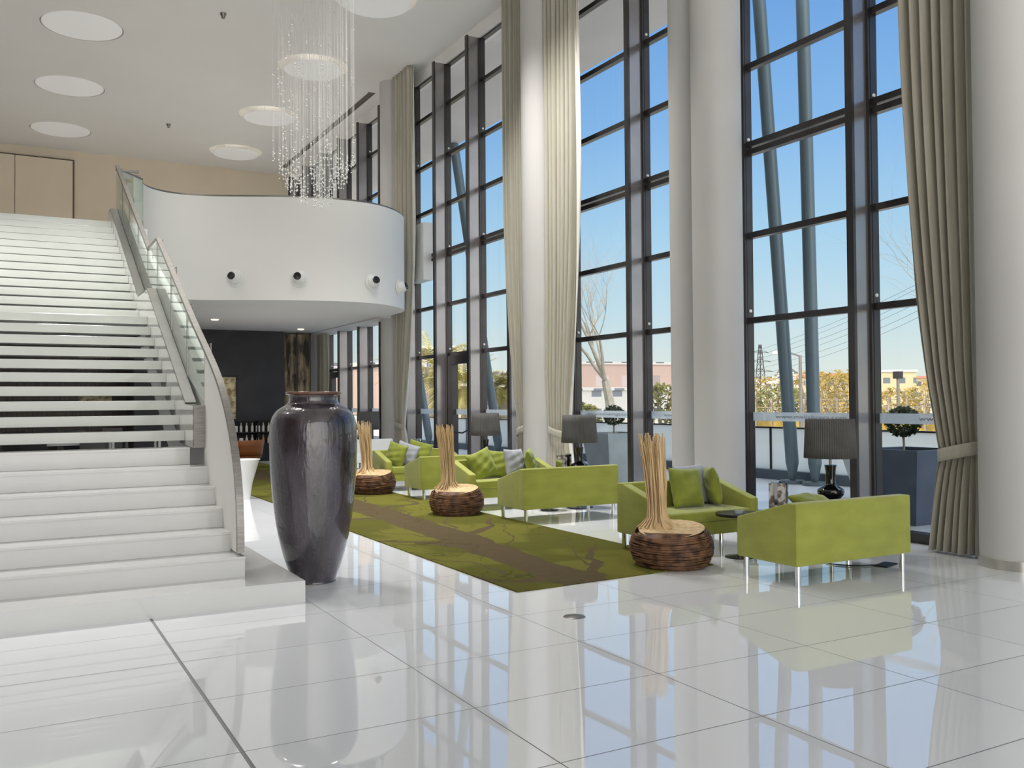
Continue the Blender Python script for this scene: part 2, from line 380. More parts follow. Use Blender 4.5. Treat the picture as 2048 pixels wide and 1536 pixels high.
# ---------------------------------------------------------------- curtains
M['curtain'] = noisy(mat('heavy beige green curtain', rough=.85, sheen=.25), (.40,.375,.30), (.46,.435,.355), scale=2, stretch=(8,8,.4), bump=.004, bscale=30)
M['sheer'] = noisy(mat('pale curtain lining', rough=.8), (.74,.72,.66), (.80,.78,.72), scale=3)
def curtain(yc, side, wt, wtie, wb, ztie, label, xc=7.95, ztop=9.0, zbot=.02, n=9, z0flare=.0, seed=1, amp0=1.0, lining=False):
    """yc: fixed edge beside the column; side=+1 hangs toward +y; widths at top, tie and bottom"""
    rnd = random.Random(seed)
    ph = [rnd.uniform(-.35, .35) for _ in range(n+1)]; am = [rnd.uniform(.7, 1.2) for _ in range(n+1)]
    t = thing('curtain', label, 'curtain', (xc, yc, 0), 0, 'floor length curtains tied back beside the columns')
    def width(z):
        if z > ztie:
            k = (z-ztie)/(ztop-ztie); return wtie + (wt-wtie)*(1-(1-min(1, k*1.6))**2.0)
        k = (ztie-z)/(ztie-zbot); return wtie + (wb-wtie)*(k**.7)
    def fn(u, v):
        u = u + .035*sin(2*pi*u*2+ph[0]*5)*(u*(1-u))*4*.5 + .02*sin(2*pi*u*3+ph[1]*9)*(u*(1-u))*4*.4; z = zbot + (ztop-zbot)*v
        w = width(z); s = u + .012*sin(z*1.7+u*9)
        j = min(n-1, int(u*n)); pinch = min(1, abs(z-ztie)/.9); amp = (.032 + .058*pinch**.7)*amp0
        fold = sin(2*pi*(u*n) + ph[j]*.6 + .25*sin(z*.9+j))
        fold = (abs(fold)**.6)*(1 if fold > 0 else -1)
        dx = amp*am[j]*fold*.9
        dy = .012*cos(2*pi*u*n)
        return (-dx, side*(w*u)+dy, z)
    mb = MB().grid(fn, n*14+1, 70)
    o = mb.obj('drape', M['curtain'], t, smooth=True, angle=180)
    sl = o.modifiers.new('s', 'SOLIDIFY'); sl.thickness = .006
    if lining:
        def ln(u, v):
            z = zbot + (ztop-zbot)*v; w = width(z)
            return (.035+.02*sin(u*9+z), side*(w*.86 + (.05+w*.16)*u), z)
        l_ = MB().grid(ln, 8, 60).obj('lining', M['sheer'], t, smooth=True, angle=180); l_.modifiers.new('s', 'SOLIDIFY').thickness = .004
    # tie band wraps the gathered cloth
    def tb(u, v):
        a = u*2*pi; k = (1-cos(a))/2
        w = wtie+.03
        return (-.105*sin(a) if sin(a) > 0 else -.10*sin(a), side*(w*(.5-.5*cos(a))) - side*.012, ztie-.06+.125*v + .10*(1-k)*1.0)
    o = MB().grid(tb, 40, 4, wrapu=True).obj('tie_band', M['curtain'], t, smooth=True, angle=180)
    sl = o.modifiers.new('s', 'SOLIDIFY'); sl.thickness = .008
    return t
curtain(5.38, +1, .84, .42, .56, .93, 'beige pleated curtain tied back beside the rightmost column', seed=3, n=7)
curtain(13.03, -1, .86, .52, .66, .93, 'beige curtain tied back on the right side of the middle column', seed=5, n=7, xc=7.93, amp0=.8, lining=True)
curtain(13.76, +1, .86, .36, .55, .93, 'beige curtain on the left side of the middle column, gathered low toward it', seed=8, n=8)
curtain(19.80, -1, .96, .34, .60, .93, 'beige curtain beside the end of the curved balcony, tied behind the green sofas', seed=11, n=7, xc=7.93, amp0=.85, lining=True)
curtain(20.55, +1, .45, .3, .4, .93, 'dark narrow beige curtain left of the column under the balcony end', seed=12, n=5, xc=8.05, ztop=3.42)
curtain(25.66, -1, .75, .55, .6, .93, 'short beige curtain under the balcony near the far dark wall', seed=13, n=5, xc=7.9, ztop=3.42)

# ---------------------------------------------------------------- staircase
SX0, SX1 = -2.6, 1.60
st = thing('staircase', 'wide white staircase with open treads and glass balustrade rising left to the balcony', 'staircase', (0, 0, 0))
H0, R0 = .157, .31
MB().box(SX0, 2.0, 6.86, 8.9, 0, .155).obj('step', M['gloss_white'], st)
for k in range(2, 8):
    y = 7.26 + R0*(k-2)
    x1 = 1.645 if k == 2 else SX1 if k < 7 else 1.50
    MB().box(SX0, x1, y+.012, 9.0 if k < 7 else 9.06, H0*(k-1)-.002, H0*k-.022).box(SX0, x1, y, 9.0 if k < 7 else 9.06, H0*k-.022, H0*k-.003).obj('step', M['gloss_white'], st)
H1, R1 = .1435, .283
def tread_pos(k):        # front edge y and top z of tread k
    if k <= 7: return 7.26+R0*(k-2), H0*k
    if k <= 17: return 8.81+R1*(k-7), 1.099+H1*(k-7)
    return 12.43+R1*(k-18), 1.099+H1*(k-7)
for k in range(8, 31):
    y, z = tread_pos(k)
    dep = .34 if k not in (17,) else .80
    if k == 30: dep = .5
    MB().box(SX0, 1.50, y, y+dep, z-.092, z).obj('landing' if k == 17 else 'tread', M['tread'], st, bevel=.004)
# stringer with level part at the landing
def zn(y):
    if y < 8.81: return 1.099+(y-8.81)*.507
    if y < 11.64: return 1.099+(y-8.81)*.507
    if y < 12.43: return 2.534
    return 2.678+(y-12.43)*.507
def off(lst, d): return [(y, z+d) for y, z in lst]
top = [(8.66,1.48),(9.07,1.49),(11.70,2.86),(12.55,2.86),(16.0,4.62),(16.3,4.62)]
bot = [(16.3,4.05),(15.6,3.95),(12.55,2.36),(11.90,2.34),(9.35,1.12),(8.66,1.10)]
MB().prism(top+bot, 'x', 1.50, 1.60).obj('stringer', mat('gloss white lacquer', (.62,.63,.61), .06, ior=2.2), st)
MB().sweep([(1.55,y,z+.012) for y, z in top[1:]], (.10,.02), 'x').obj('stringer_cap', noisy(mat('grey satin cap', rough=.35, metal=.4), (.10,.10,.088), (.13,.13,.115), scale=3), st)
MB().box(1.50, 1.60, 8.62, 8.655, 1.10, 1.48).obj('stringer_end', M['steel'], st)
# outer cladding of the flight
MB().prism([(8.4,0.16),(8.4,1.55),(8.75,1.75),(16.3,4.85),(16.3,3.7),(9.6,.2)], 'x', 1.66, 1.74).obj('cladding', M['white'], st)
# curved newel panel with steel edge
curve = [(7.32,.33),(7.325,.55),(7.36,.78),(7.45,1.02),(7.60,1.26),(7.80,1.47),(8.05,1.66),(8.35,1.83),(8.66,1.98)]
MB().prism(curve+[(8.66,.33)], 'x', 1.60, 1.645).obj('newel_panel', M['white'], st)
rail = curve + [(9.2,2.235),(11.64,3.47)]
def dense(p, n=4):
    o = []
    for a in range(len(p)-1):
        o += [(p[a][0]+(p[a+1][0]-p[a][0])*k/n, p[a][1]+(p[a+1][1]-p[a][1])*k/n) for k in range(n)]
    return o+[p[-1]]
pr = [Vector((1.622, y, z)) for y, z in dense(rail)]
for _ in range(2): pr = [pr[0]]+[(pr[i-1]+pr[i]*2+pr[i+1])/4 for i in range(1, len(pr)-1)]+[pr[-1]]
MB().sweep(pr, (.055,.035), 'x').sweep([(1.622,11.64,3.47),(1.622,12.0,3.47),(1.622,12.43,3.47)], (.055,.035), 'x').sweep([(1.622,12.41,3.46),(1.622,14.3,4.42),(1.622,16.2,5.385)], (.055,.035), 'x').box(1.6, 1.95, 16.16, 16.2, 5.30, 5.34).obj('handrail', M['steel'], st)
# balustrade glass panels
segs = []
def cap_z(y):
    for a in range(1, len(top)-1):
        if top[a][0] <= y <= top[a+1][0]:
            k = (y-top[a][0])/(top[a+1][0]-top[a][0]); return top[a][1]+k*(top[a+1][1]-top[a][1])
    return top[1][1] if y < 9.07 else top[-1][1]
def rail_z(y):
    if y < 9.2: return 1.98+(y-8.66)*.47
    if y < 11.64: return 2.235+(y-9.2)*.507
    if y < 12.43: return 3.46
    return 3.46+(y-12.43)*.507
ge = [8.68, 9.6, 10.6, 11.62, 12.45, 13.4, 14.4, 15.3, 16.2]
for a, b in zip(ge[:-1], ge[1:]):
    a2, b2 = a+.008, b-.008
    MB().prism([(a2,cap_z(a2)+.02),(b2,cap_z(b2)+.02),(b2,rail_z(b2)-.03),(a2,rail_z(a2)-.03)], 'x', 1.604, 1.616).obj('glass_panel', M['balglass'], st)
for y in ge[:-1]:
    pm = MB(); bk = MB()
    pm.tube([(1.61,y,cap_z(y)+.01),(1.61,y,rail_z(y)-.02)], .009, 6)
    bk.tube([(1.64,y+.1,rail_z(y+.1)-.02),(1.68,y+.1,rail_z(y+.1)+.02),(1.68,y+.1,rail_z(y+.1)-.16)], .006, 6)
    b_ = pm.obj('baluster', M['steel'], st); bk.obj('bracket', M['steel'], b_)

# ---------------------------------------------------------------- balcony and slab
ZB, ZT = 3.44, 5.40
edge = [(2.09,16.88),(2.13,17.25),(2.28,17.60),(2.52,17.82),(2.80,17.92),(3.15,17.90),(3.5,17.80),(4.0,17.57),(4.5,17.34),(5.0,17.17),(5.5,17.05),(5.95,17.03),(6.4,17.12),(6.8,17.34),(7.15,17.68),(7.42,18.08),(7.56,18.5),(7.60,19.0),(7.60,19.9)]
def spline(p, n=6):
    o = []
    for i in range(len(p)-1):
        p0, p1, p2, p3 = [Vector(p[max(0, min(len(p)-1, i+k))]) for k in (-1,0,1,2)]
        for k in range(n):
            t = k/n
            o.append(tuple(.5*((2*p1)+(p2-p0)*t+(2*p0-5*p1+4*p2-p3)*t*t+(3*p1-p0-3*p2+p3)*t*t*t)))
    return o+[tuple(p[-1])]
E = spline(edge)
def offset(P, d):
    o = []
    for i, p in enumerate(P):
        a = P[max(0, i-1)]; b = P[min(len(P)-1, i+1)]
        tx, ty = b[0]-a[0], b[1]-a[1]; l = hypot(tx, ty); o.append((p[0]-ty/l*d, p[1]+tx/l*d))
    return o
Ei = offset(E, .14)
bal = thing('balcony', 'white curved balcony wall above the dark lounge', 'balcony', (5, 18, ZB))
bal.location = (0,0,0)
MB().prism(E + Ei[::-1], 'z', ZB, ZT).obj('parapet', M['white'], bal, smooth=True, angle=40)
MB().prism(offset(E, .02) + offset(E, .12)[::-1], 'z', ZT, ZT+.035).obj('parapet_rail', M['steel'], bal)
MB().prism(Ei + [(7.60,30),(2.09,30)], 'z', ZB+.004, 4.4).obj('balcony_slab', M['white'], bal)
struct(MB().box(-9, 2.09, 16.25, 30, ZB, 4.4).obj('floor_2', M['white']))                # upper floor slab left of the balcony
struct(MB().box(7.60, 8.30, 19.95, 30, ZB, 4.4).obj('trim_3', M['white']))
struct(MB().box(8.10, 8.33, 18.62, 30, 4.19, 5.46).obj('trim_4', M['white']))            # spandrel at the glass
# glass screen between the stair head and the balcony wall
t = thing('glass_screen', 'clear glass guard between the stair head and the curved balcony wall', 'glass guard', (1.63, 16.3, 4.4))
MB().prism([(0,0),(.46,.58),(.475,.568),(.015,-.012)], 'z', .02, .95).obj('pane', M['balglass'], t)
MB().tube([(0,0,.97),(.46,.58,.97)], .018, 8).obj('top_rail', M['steel'], t)
# ball spotlights on the parapet
def ball_lamp(px, py, label, tilt):
    # normal of the edge there
    best = min(range(len(E)), key=lambda i: hypot(E[i][0]-px, E[i][1]-py))
    a = E[max(0, best-1)]; b = E[min(len(E)-1, best+1)]; ang = atan2(b[1]-a[1], b[0]-a[0])
    t = thing('spotlight', label, 'spotlight', (E[best][0], E[best][1], ZB+.41), ang, 'ball spotlights on the balcony wall')
    m = MB().lathe([(.15,0),(.165,.01),(.165,.03),(.11,.055)], n=32, cap=False).rot(pi/2, axis='x'); m.obj('mounting_ring', M['ring'], t, True)
    m = MB().ball((0,-.06,0), .125, 24, 16); bl = m.obj('ball', M['ring'], t, True)
    m = MB().lathe([(.072,0),(.072,.07),(.06,.075),(.001,.06)], n=24, cap=False).rot(pi/2, axis='x')
    m.v = [(x, y-.125, z) for x, y, z in m.v]
    m.rot(radians(tilt), org=(0,-.06,0), axis='z'); m.rot(radians(-16), org=(0,-.06,0), axis='x')
    m.obj('lens', M['black'], bl, True)
ball_lamp(3.85, 17.7, 'leftmost ball spotlight on the curved white balcony wall', -20)
ball_lamp(4.94, 17.2, 'second ball spotlight from the left, in the middle of the balcony wall', -16)
ball_lamp(6.36, 17.1, 'third ball spotlight from the left, on the bulging part of the balcony wall', -8)
ball_lamp(7.12, 17.65, 'rightmost ball spotlight, at the turning edge of the balcony wall', 8)

# ---------------------------------------------------------------- lounge under the balcony
struct(MB().box(2.9, 6.70, 25.0, 25.3, 0, ZB).obj('wall_middle', M['charcoal']))
struct(MB().box(-9, 8.3, 29.6, 29.9, 0, ZB).obj('wall_lounge', M['brown']))
# glass partition between charcoal wall and column, warm reflections painted into its colour
t = thing('glass_partition', 'glass partition with painted warm reflections between the charcoal wall and the far column', 'partition', (6.72, 25.05, 0))
MB().box(0, .76, 0, .02, .05, 3.40).obj('glass_sheet', noisy(mat('glass with painted reflections', rough=.08, metal=.2), (.05,.045,.035), (.42,.33,.20), scale=2.2, detail=5, stretch=(2.5,1,.7), lo=.42, hi=.62), t)
mb = MB()
for x in (0, .37, .74): mb.box(x-.02, x+.02, -.02, .03, 0, 3.42)
for z in (0.02, 1.75, 3.38): mb.box(0, .76, -.02, .03, z, z+.03)
mb.obj('partition_frame', M['frame'], t)
# golden picture on the charcoal wall
pm_ = noisy(mat('gold abstract painting', rough=.5), (.30,.22,.10), (.78,.68,.42), scale=6, detail=6, stretch=(1,1,1.6), lo=.4, hi=.6)
def picture(x0, x1, y, z0, z1, label):
    t = thing('framed_picture', label, 'picture', ((x0+x1)/2, y, z0)); w = (x1-x0)/2; h = z1-z0
    MB().box(-w, w, -.05, 0, 0, .03).box(-w, w, -.05, 0, h-.03, h).box(-w, -w+.03, -.05, 0, .03, h-.03).box(w-.03, w, -.05, 0, .03, h-.03).obj('picture_frame', M['black'], t)
    MB().box(-w+.03, w-.03, -.02, 0, .03, h-.03).obj('canvas', pm_, t)
picture(4.95, 5.45, 24.99, 1.05, 2.22, 'gold abstract picture on the charcoal wall, partly behind the curved stair rail')
picture(1.9, 2.85, 29.59, 1.35, 2.0, 'wide gold picture on the brown wall, seen between the stair treads')
# bar shelf with bottles, low on the charcoal wall
t = thing('bar_counter', 'black bar counter below the charcoal wall', 'counter', (5.9, 24.1, 0))
MB().box(-.75, 1.0, -.25, .25, 0, .40).obj('counter_body', M['black'], t); MB().box(-.78, 1.03, -.28, .28, .40, .45).obj('counter_top', M['black'], t)
sh = thing('bottle_shelf', 'low black shelving behind the bar counter', 'shelf', (5.95, 24.72, 0))
mb = MB()
for z in (.1,.40,.72,1.02): mb.box(-.85, .75, -.16, .2, z-.015, z+.015)
for x in (-.85, -.05, .75): mb.box(x-.015, x+.015, -.16, .2, 0, 1.03)
mb.obj('shelf_frame', M['black'], sh)
gl = [mat('pale bottle', (.75,.72,.62), .15), mat('amber bottle', (.55,.28,.08), .12), mat('white box', (.85,.84,.8), .4)]
proto = {}
for k in range(22):
    row_, colm = divmod(k, 11); z = (.415,.735)[row_]
    kk = random.choice([0,0,1,2])
    if kk not in proto:
        o = MB().lathe([(.035,0),(.037,.14),(.014,.19),(.014,.24)], n=10).obj('bottle', gl[kk], None, True) if kk < 2 else MB().box(-.05,.05,-.04,.04,0,.16).obj('carton', gl[2])
        proto[kk] = o
    else:
        o = proto[kk].copy(); C.objects.link(o)
    o.location = (5.17+.145*colm + .02, 24.64, z)
    if kk < 2: tag(o, 'small %s bottle on the low bar shelf below the charcoal wall' % ('pale','amber')[kk], 'bottle', 'small %s bottles on the bar shelf' % ('pale','amber')[kk])
    else: tag(o, 'small white carton on the low bar shelf below the charcoal wall', 'carton', 'white cartons on the bar shelf')
# tub chair and white planter
t = thing('tub_chair', 'orange brown tub chair on the far end of the green carpet', 'chair', (4.9, 21.6, 0))
def tub(u, v):
    a = radians(-30+240*u); r = .38+.05*v; return (r*cos(a), r*sin(a), .28+.36*v)
o = MB().grid(tub, 24, 4).rot(radians(160)).obj('back_shell', M['terracotta'], t, True); o.modifiers.new('s','SOLIDIFY').thickness = .05
MB().lathe([(.34,.22),(.37,.25),(.37,.38),(.33,.42)], n=28).obj('seat', M['terracotta'], t, True)
for a in (.8, 2.4, 3.9, 5.5): MB().tube([(.26*cos(a),.26*sin(a),0),(.26*cos(a),.26*sin(a),.24)], .018, 8).obj('leg', M['black'], t)
t = thing('planter', 'tall white tapered planter just right of the stair newel', 'planter', (3.28, 14.6, 0))
MB().lathe([(.10,0),(.14,.25),(.24,.60),(.26,.62),(.24,.62),(.2,.58)], n=32, cap=False).obj('pot', M['ring'], t, True)
MB().lathe([(.001,.59),(.215,.59)], n=32, cap=False).obj('soil', M['seam'], t)
# dark tables and chairs glimpsed through the treads
dc = thing('dining_chair', 'dark dining chair behind the open stair treads', 'chair', (0,0,0), 0, 'dark dining chairs seen between the treads')
MB().box(-.22,.22,-.22,.22,.42,.48).obj('seat', M['black'], dc); MB().box(-.22,.22,.17,.22,.48,.92).obj('backrest', M['black'], dc)
for x in (-.19,.19):
    for y in (-.19,.19): MB().box(x-.018,x+.018,y-.018,y+.018,0,.42).obj('leg', M['black'], dc)
dt = thing('dining_table', 'white dining table behind the open stair treads', 'table', (0,0,0), 0, 'white dining tables seen between the treads')
MB().box(-.55,.55,-.4,.4,.70,.74).obj('tabletop', M['ring'], dt)
for x in (-.48,.48):
    for y in (-.33,.33): MB().box(x-.025,x+.025,y-.025,y+.025,0,.70).obj('leg', M['ring'], dt)
fst = True
for x, y, rz in ((.5,19.2,0),(1.5,19.2,0),(.4,21.0,pi),(1.4,21.0,pi),(.2,22.6,0),(1.4,22.6,0),(2.3,24.2,pi),(.9,24.4,pi),(2.4,20.4,pi/2)):
    o = dc if fst else copy_tree(dc); fst = False
    o.location = (x, y, 0); o.rotation_euler = (0,0,rz)
fst = True
for x, y in ((.95,20.1),(.8,23.5),(2.6,22.3),):
    o = dt if fst else copy_tree(dt); fst = False
    o.location = (x, y, 0)
# warm pendant spots glimpsed in the lounge ceiling
ls = None
for x, y in ((.35,20.5),(1.4,24.5),(1.75,27.5),(6.9,24.0),(4.3,22)):
    o = MB().lathe([(.001,-.012),(.07,-.012),(.085,0)], x, y, ZB, 20, cap=False).obj('downlight', mat('warm downlight', (1,.85,.6), .4, emit=(1,.72,.4), estr=6) if ls is None else ls, None, True)
    ls = o.data.materials[0]; tag(o, 'small warm downlight in the soffit under the balcony', 'downlight', 'warm downlights under the balcony')

# ---------------------------------------------------------------- green carpet
def carpet_mat():
    m = mat('green tree pattern carpet', rough=.95, spec=.1); b = m.node_tree.nodes['Principled BSDF']
    tc = nd(m, 'ShaderNodeTexCoord'); sp = nd(m, 'ShaderNodeSeparateXYZ'); lk(m, tc.outputs['Object'], sp.inputs[0])
    def mth(op, a, bb=None, c=None):
        n = nd(m, 'ShaderNodeMath', operation=op)
        for i, v in enumerate((a, bb, c)):
            if v is None: continue
            if isinstance(v, (int, float)): n.inputs[i].default_value = v
            else: lk(m, v, n.inputs[i])
        return n.outputs[0]
    X, Y = sp.outputs[0], sp.outputs[1]
    def noise(scale, det, sy=1.0, dist=0):
        mp = nd(m, 'ShaderNodeMapping'); mp.inputs['Scale'].default_value = (1, sy, 1); lk(m, tc.outputs['Object'], mp.inputs[0])
        n = nd(m, 'ShaderNodeTexNoise'); n.inputs['Scale'].default_value = scale; n.inputs['Detail'].default_value = det; n.inputs['Distortion'].default_value = dist
        lk(m, mp.outputs[0], n.inputs['Vector']); return n.outputs['Fac']
    # trunk: a tapering band running down the carpet
    wob = mth('MULTIPLY', mth('SUBTRACT', noise(.5, 3), .5), .9)
    cx = mth('ADD', mth('ADD', mth('MULTIPLY', mth('SUBTRACT', Y, 6.3), .035), 4.22), mth('MULTIPLY', wob, .5))
    d = mth('ABSOLUTE', mth('SUBTRACT', X, cx))
    trunk = mth('LESS_THAN', d, mth('ADD', .20, mth('MULTIPLY', noise(2.2, 3), .10)))
    # limbs: diagonal branches leaving the trunk both ways, thinner away from it
    masks = [trunk]
    for s, per, ph, slope, w in ((1, 2.7, .6, 1.5, .17), (-1, 2.3, 1.9, 1.2, .15), (1, 1.7, .2, 2.6, .045), (-1, 1.3, .9, 2.1, .04)):
        a = mth('SUBTRACT', Y, mth('MULTIPLY', mth('MULTIPLY', mth('SUBTRACT', X, cx), s), slope))
        a = mth('ADD', a, mth('MULTIPLY', mth('SUBTRACT', noise(1.1, 4), .5), 1.6))
        fr = mth('ABSOLUTE', mth('SUBTRACT', mth('FRACT', mth('DIVIDE', mth('ADD', a, ph), per)), .5))
        dd = mth('MULTIPLY', fr, per)
        side = mth('GREATER_THAN', mth('MULTIPLY', mth('SUBTRACT', X, cx), s), 0)
        wd = mth('MULTIPLY', mth('SUBTRACT', 1.25, d), w)
        masks.append(mth('MULTIPLY', mth('LESS_THAN', dd, wd), side))
    vo = nd(m, 'ShaderNodeTexVoronoi', feature='DISTANCE_TO_EDGE'); vo.inputs['Scale'].default_value = 1.5
    mp = nd(m, 'ShaderNodeMapping'); mp.inputs['Scale'].default_value = (1.6, .55, 1)
    ad = nd(m, 'ShaderNodeVectorMath', operation='ADD'); nn = nd(m, 'ShaderNodeTexNoise'); nn.inputs['Scale'].default_value = 1.4
    lk(m, tc.outputs['Object'], nn.inputs['Vector']); lk(m, tc.outputs['Object'], ad.inputs[0]); lk(m, nn.outputs['Color'], ad.inputs[1])
    lk(m, ad.outputs[0], mp.inputs[0]); lk(m, mp.outputs[0], vo.inputs['Vector'])
    twig = mth('MULTIPLY', mth('LESS_THAN', vo.outputs['Distance'], .014), mth('GREATER_THAN', noise(.9, 2), .5))
    g = masks[0]
    for k in masks[1:]: g = mth('MAXIMUM', g, k)
    # rectangular tone patches of the green ground
    gc = nd(m, 'ShaderNodeValToRGB'); e = gc.color_ramp.elements
    e[0].position = .47; e[1].position = .53; e[0].color = (.098,.096,.018,1); e[1].color = (.142,.135,.026,1)
    lk(m, noise(.8, 2), gc.inputs[0])
    bc = nd(m, 'ShaderNodeValToRGB'); bc.color_ramp.elements[0].color = (.082,.062,.032,1); bc.color_ramp.elements[1].color = (.11,.083,.045,1)
    lk(m, noise(9, 4), bc.inputs[0])
    m1 = nd(m, 'ShaderNodeMixRGB'); lk(m, g, m1.inputs[0]); lk(m, gc.outputs[0], m1.inputs[1]); lk(m, bc.outputs[0], m1.inputs[2])
    m2 = nd(m, 'ShaderNodeMixRGB'); m2.inputs[2].default_value = (.04,.045,.006,1); lk(m, mth('MULTIPLY', twig, .45), m2.inputs[0]); lk(m, m1.outputs[0], m2.inputs[1])
    lk(m, m2.outputs[0], b.inputs['Base Color'])
    f = noise(220, 2); bp = nd(m, 'ShaderNodeBump'); bp.inputs['Distance'].default_value = .004; lk(m, f, bp.inputs['Height']); lk(m, bp.outputs[0], b.inputs['Normal'])
    return m
o = MB().prism([(3.52,6.30),(5.62,6.42),(5.62,23.2),(3.52,23.2)], 'z', .001, .012).obj('carpet', carpet_mat())
tag(o, 'long green carpet with a brown tree branch pattern on the white floor', 'carpet')

# ---------------------------------------------------------------- glazed vase
def vase_mat():
    m = mat('purple grey glaze', rough=.12, spec=.6, coat=1); b = m.node_tree.nodes['Principled BSDF']
    noisy(m, (.018,.012,.014), (.085,.070,.088), scale=3.2, detail=8, stretch=(1.6,1.6,.5), lo=.36, hi=.68, bump=.006, bscale=26)
    n2 = nd(m, 'ShaderNodeTexNoise'); n2.inputs['Scale'].default_value = 60; n2.inputs['Detail'].default_value = 4
    tc = nd(m, 'ShaderNodeTexCoord'); lk(m, tc.outputs['Object'], n2.inputs['Vector'])
    mr = nd(m, 'ShaderNodeMapRange'); mr.inputs[1].default_value = .3; mr.inputs[2].default_value = .7; mr.inputs[3].default_value = .06; mr.inputs[4].default_value = .30
    lk(m, n2.outputs['Fac'], mr.inputs[0]); lk(m, mr.outputs[0], b.inputs['Roughness'])
    return m
t = thing('vase', 'tall purple grey glazed floor vase beside the stair base', 'vase', (2.29, 7.60, 0))
prof = [(.001,0),(.168,0),(.180,.02),(.222,.127),(.272,.295),(.314,.506),(.338,.717),(.352,.886),(.361,1.05),(.364,1.20),(.357,1.32),(.335,1.39),(.300,1.435),(.255,1.465),(.222,1.485),(.207,1.51),(.205,1.545),(.212,1.565)]
def smooth_prof(p, n=3): return spline(p, n)
MB().lathe(smooth_prof(prof), n=80, cap=False).obj('body', vase_mat(), t, True, angle=60)
rim = [(.210,1.562),(.226,1.566),(.233,1.574),(.231,1.586),(.216,1.590),(.196,1.588),(.187,1.575),(.185,1.52),(.20,1.48),(.27,1.42)]
MB().lathe(spline(rim, 3), n=80, cap=False).obj('rim', noisy(mat('brown glazed rim', rough=.18, coat=.4), (.09,.04,.02), (.17,.08,.05), scale=9), t, True, angle=80)

# ---------------------------------------------------------------- sofas
M['green'] = noisy(mat('lime green velvet', rough=.75, sheen=.35, spec=.25), (.262,.285,.040), (.335,.358,.058), scale=3.2, detail=6, stretch=(1,1,2.2), lo=.3, hi=.7, bump=.003, bscale=70)
M['green_c'] = noisy(mat('green velvet cushion', rough=.7, sheen=.3, spec=.25), (.17,.20,.022), (.25,.285,.038), scale=5, detail=4)
M['grey_c'] = noisy(mat('grey velvet cushion', rough=.75, sheen=.3, spec=.2), (.27,.28,.31), (.36,.37,.41), scale=6)
def sofa(loc, rz, label, group, W=1.36, D=.68, HB=.665, HA=.50, legs=None):
    t = thing('sofa', label, 'sofa', loc, rz, group)
    z0 = .165; w = W/2; d = D/2
    MB().box(-w, w, -d, -d+.12, z0, HB).obj('back', M['green'], t, bevel=.018)
    for s in (-1, 1):
        x0, x1 = sorted((s*w, s*(w-.10)))
        MB().prism([(-d+.10,z0),(d,z0),(d,HA),(-d+.10,HB-.004)], 'x', x0, x1).obj('armrest', M['green'], t, bevel=.016)
    MB().box(-w+.09, w-.09, -d+.10, d-.01, z0+.005, .30).obj('seat_base', M['green'], t, bevel=.012)
    MB().box(-w+.105, w-.105, -d+.12, d+.004, .30, .405).obj('seat_cushion', M['green'], t, bevel=.025)
    for x, y in legs or ((-w+.06,-d+.05),(w-.06,-d+.05),(-w+.06,d-.05),(w-.06,d-.05)):
        MB().lathe([(.023,0),(.023,z0+.01)], x, y, 0, 20).obj('leg', M['chrome'], t, True)
    return t
def pillow(loc, rot, m, label, s=.42, group=None, seed=0):
    rnd = random.Random(seed); a1, a2 = rnd.uniform(0, 6), rnd.uniform(0, 6)
    def f(sign):
        def g(u, v):
            x = 2*u-1; y = 2*v-1
            e = (max(0, 1-abs(x)**2.6)*max(0, 1-abs(y)**2.6))**.45
            px = x*(1-.07*(1-abs(y))**0*(1-y*y)*abs(x)); py = y*(1-.07*(1-x*x)*abs(y))
            wr = .006*sin(7*x+a1+3*y)*e + .005*sin(11*y+a2-4*x)*e
            return (px*s/2, sign*(.075*e+wr) , py*s/2)
        return g
    mb = MB().grid(f(1), 22, 22); n = len(mb.v); mb.grid(f(-1), 22, 22)
    o = mb.obj('cushion', m, None, True, angle=120)
    bm = bmesh.new(); bm.from_mesh(o.data); bmesh.ops.remove_doubles(bm, verts=bm.verts[:], dist=.0015); bmesh.ops.recalc_face_normals(bm, faces=bm.faces[:]); bm.to_mesh(o.data); bm.free()
    o.location = loc; o.rotation_euler = [radians(a) for a in rot]
    tag(o, label, 'cushion', group)
    return o
# nearest sofas
sofa((6.17, 5.63, 0), 0, 'green velvet sofa nearest the camera, seen from behind, by the right column', 'green velvet sofas')
sofa((6.07, 7.31, 0), pi, 'green velvet sofa facing the camera in front of the bright round column', 'green velvet sofas', W=1.27, legs=((.58,-.29),(.58,.29),(-.18,.29),(-.58,.29),(-.58,-.29)))
sofa((6.25, 10.08, 0), 0, 'green velvet sofa seen from behind, in the middle group', 'green velvet sofas', W=1.42)
sofa((6.25, 11.55, 0), pi, 'green velvet sofa facing the camera, in the middle group', 'green velvet sofas', W=1.42)
sofa((6.22, 13.15, 0), 0, 'green velvet sofa seen from behind, partly behind the second woven stool', 'green velvet sofas', W=1.40)
sofa((6.30, 14.75, 0), pi, 'farthest green velvet sofa facing the camera, beside the vase', 'green velvet sofas', W=1.44)
S = .42
pillow((6.02, 5.53, .585), (-68, 4, 8), M['green_c'], 'green cushion showing above the back of the nearest sofa', .42, None, 1)
pillow((6.10, 7.36, .60), (-16, 3, 4), M['green_c'], 'plump green cushion in front of the grey one on the sofa facing the camera', .42, None, 2)
pillow((6.27, 7.50, .615), (-12, -2, 4), M['grey_c'], 'grey cushion standing between two green ones by the bright column', .42, None, 3)
pillow((6.47, 7.40, .60), (-10, 4, 62), M['green_c'], 'green cushion leaning in the right corner of the sofa facing the camera', .40, None, 4)
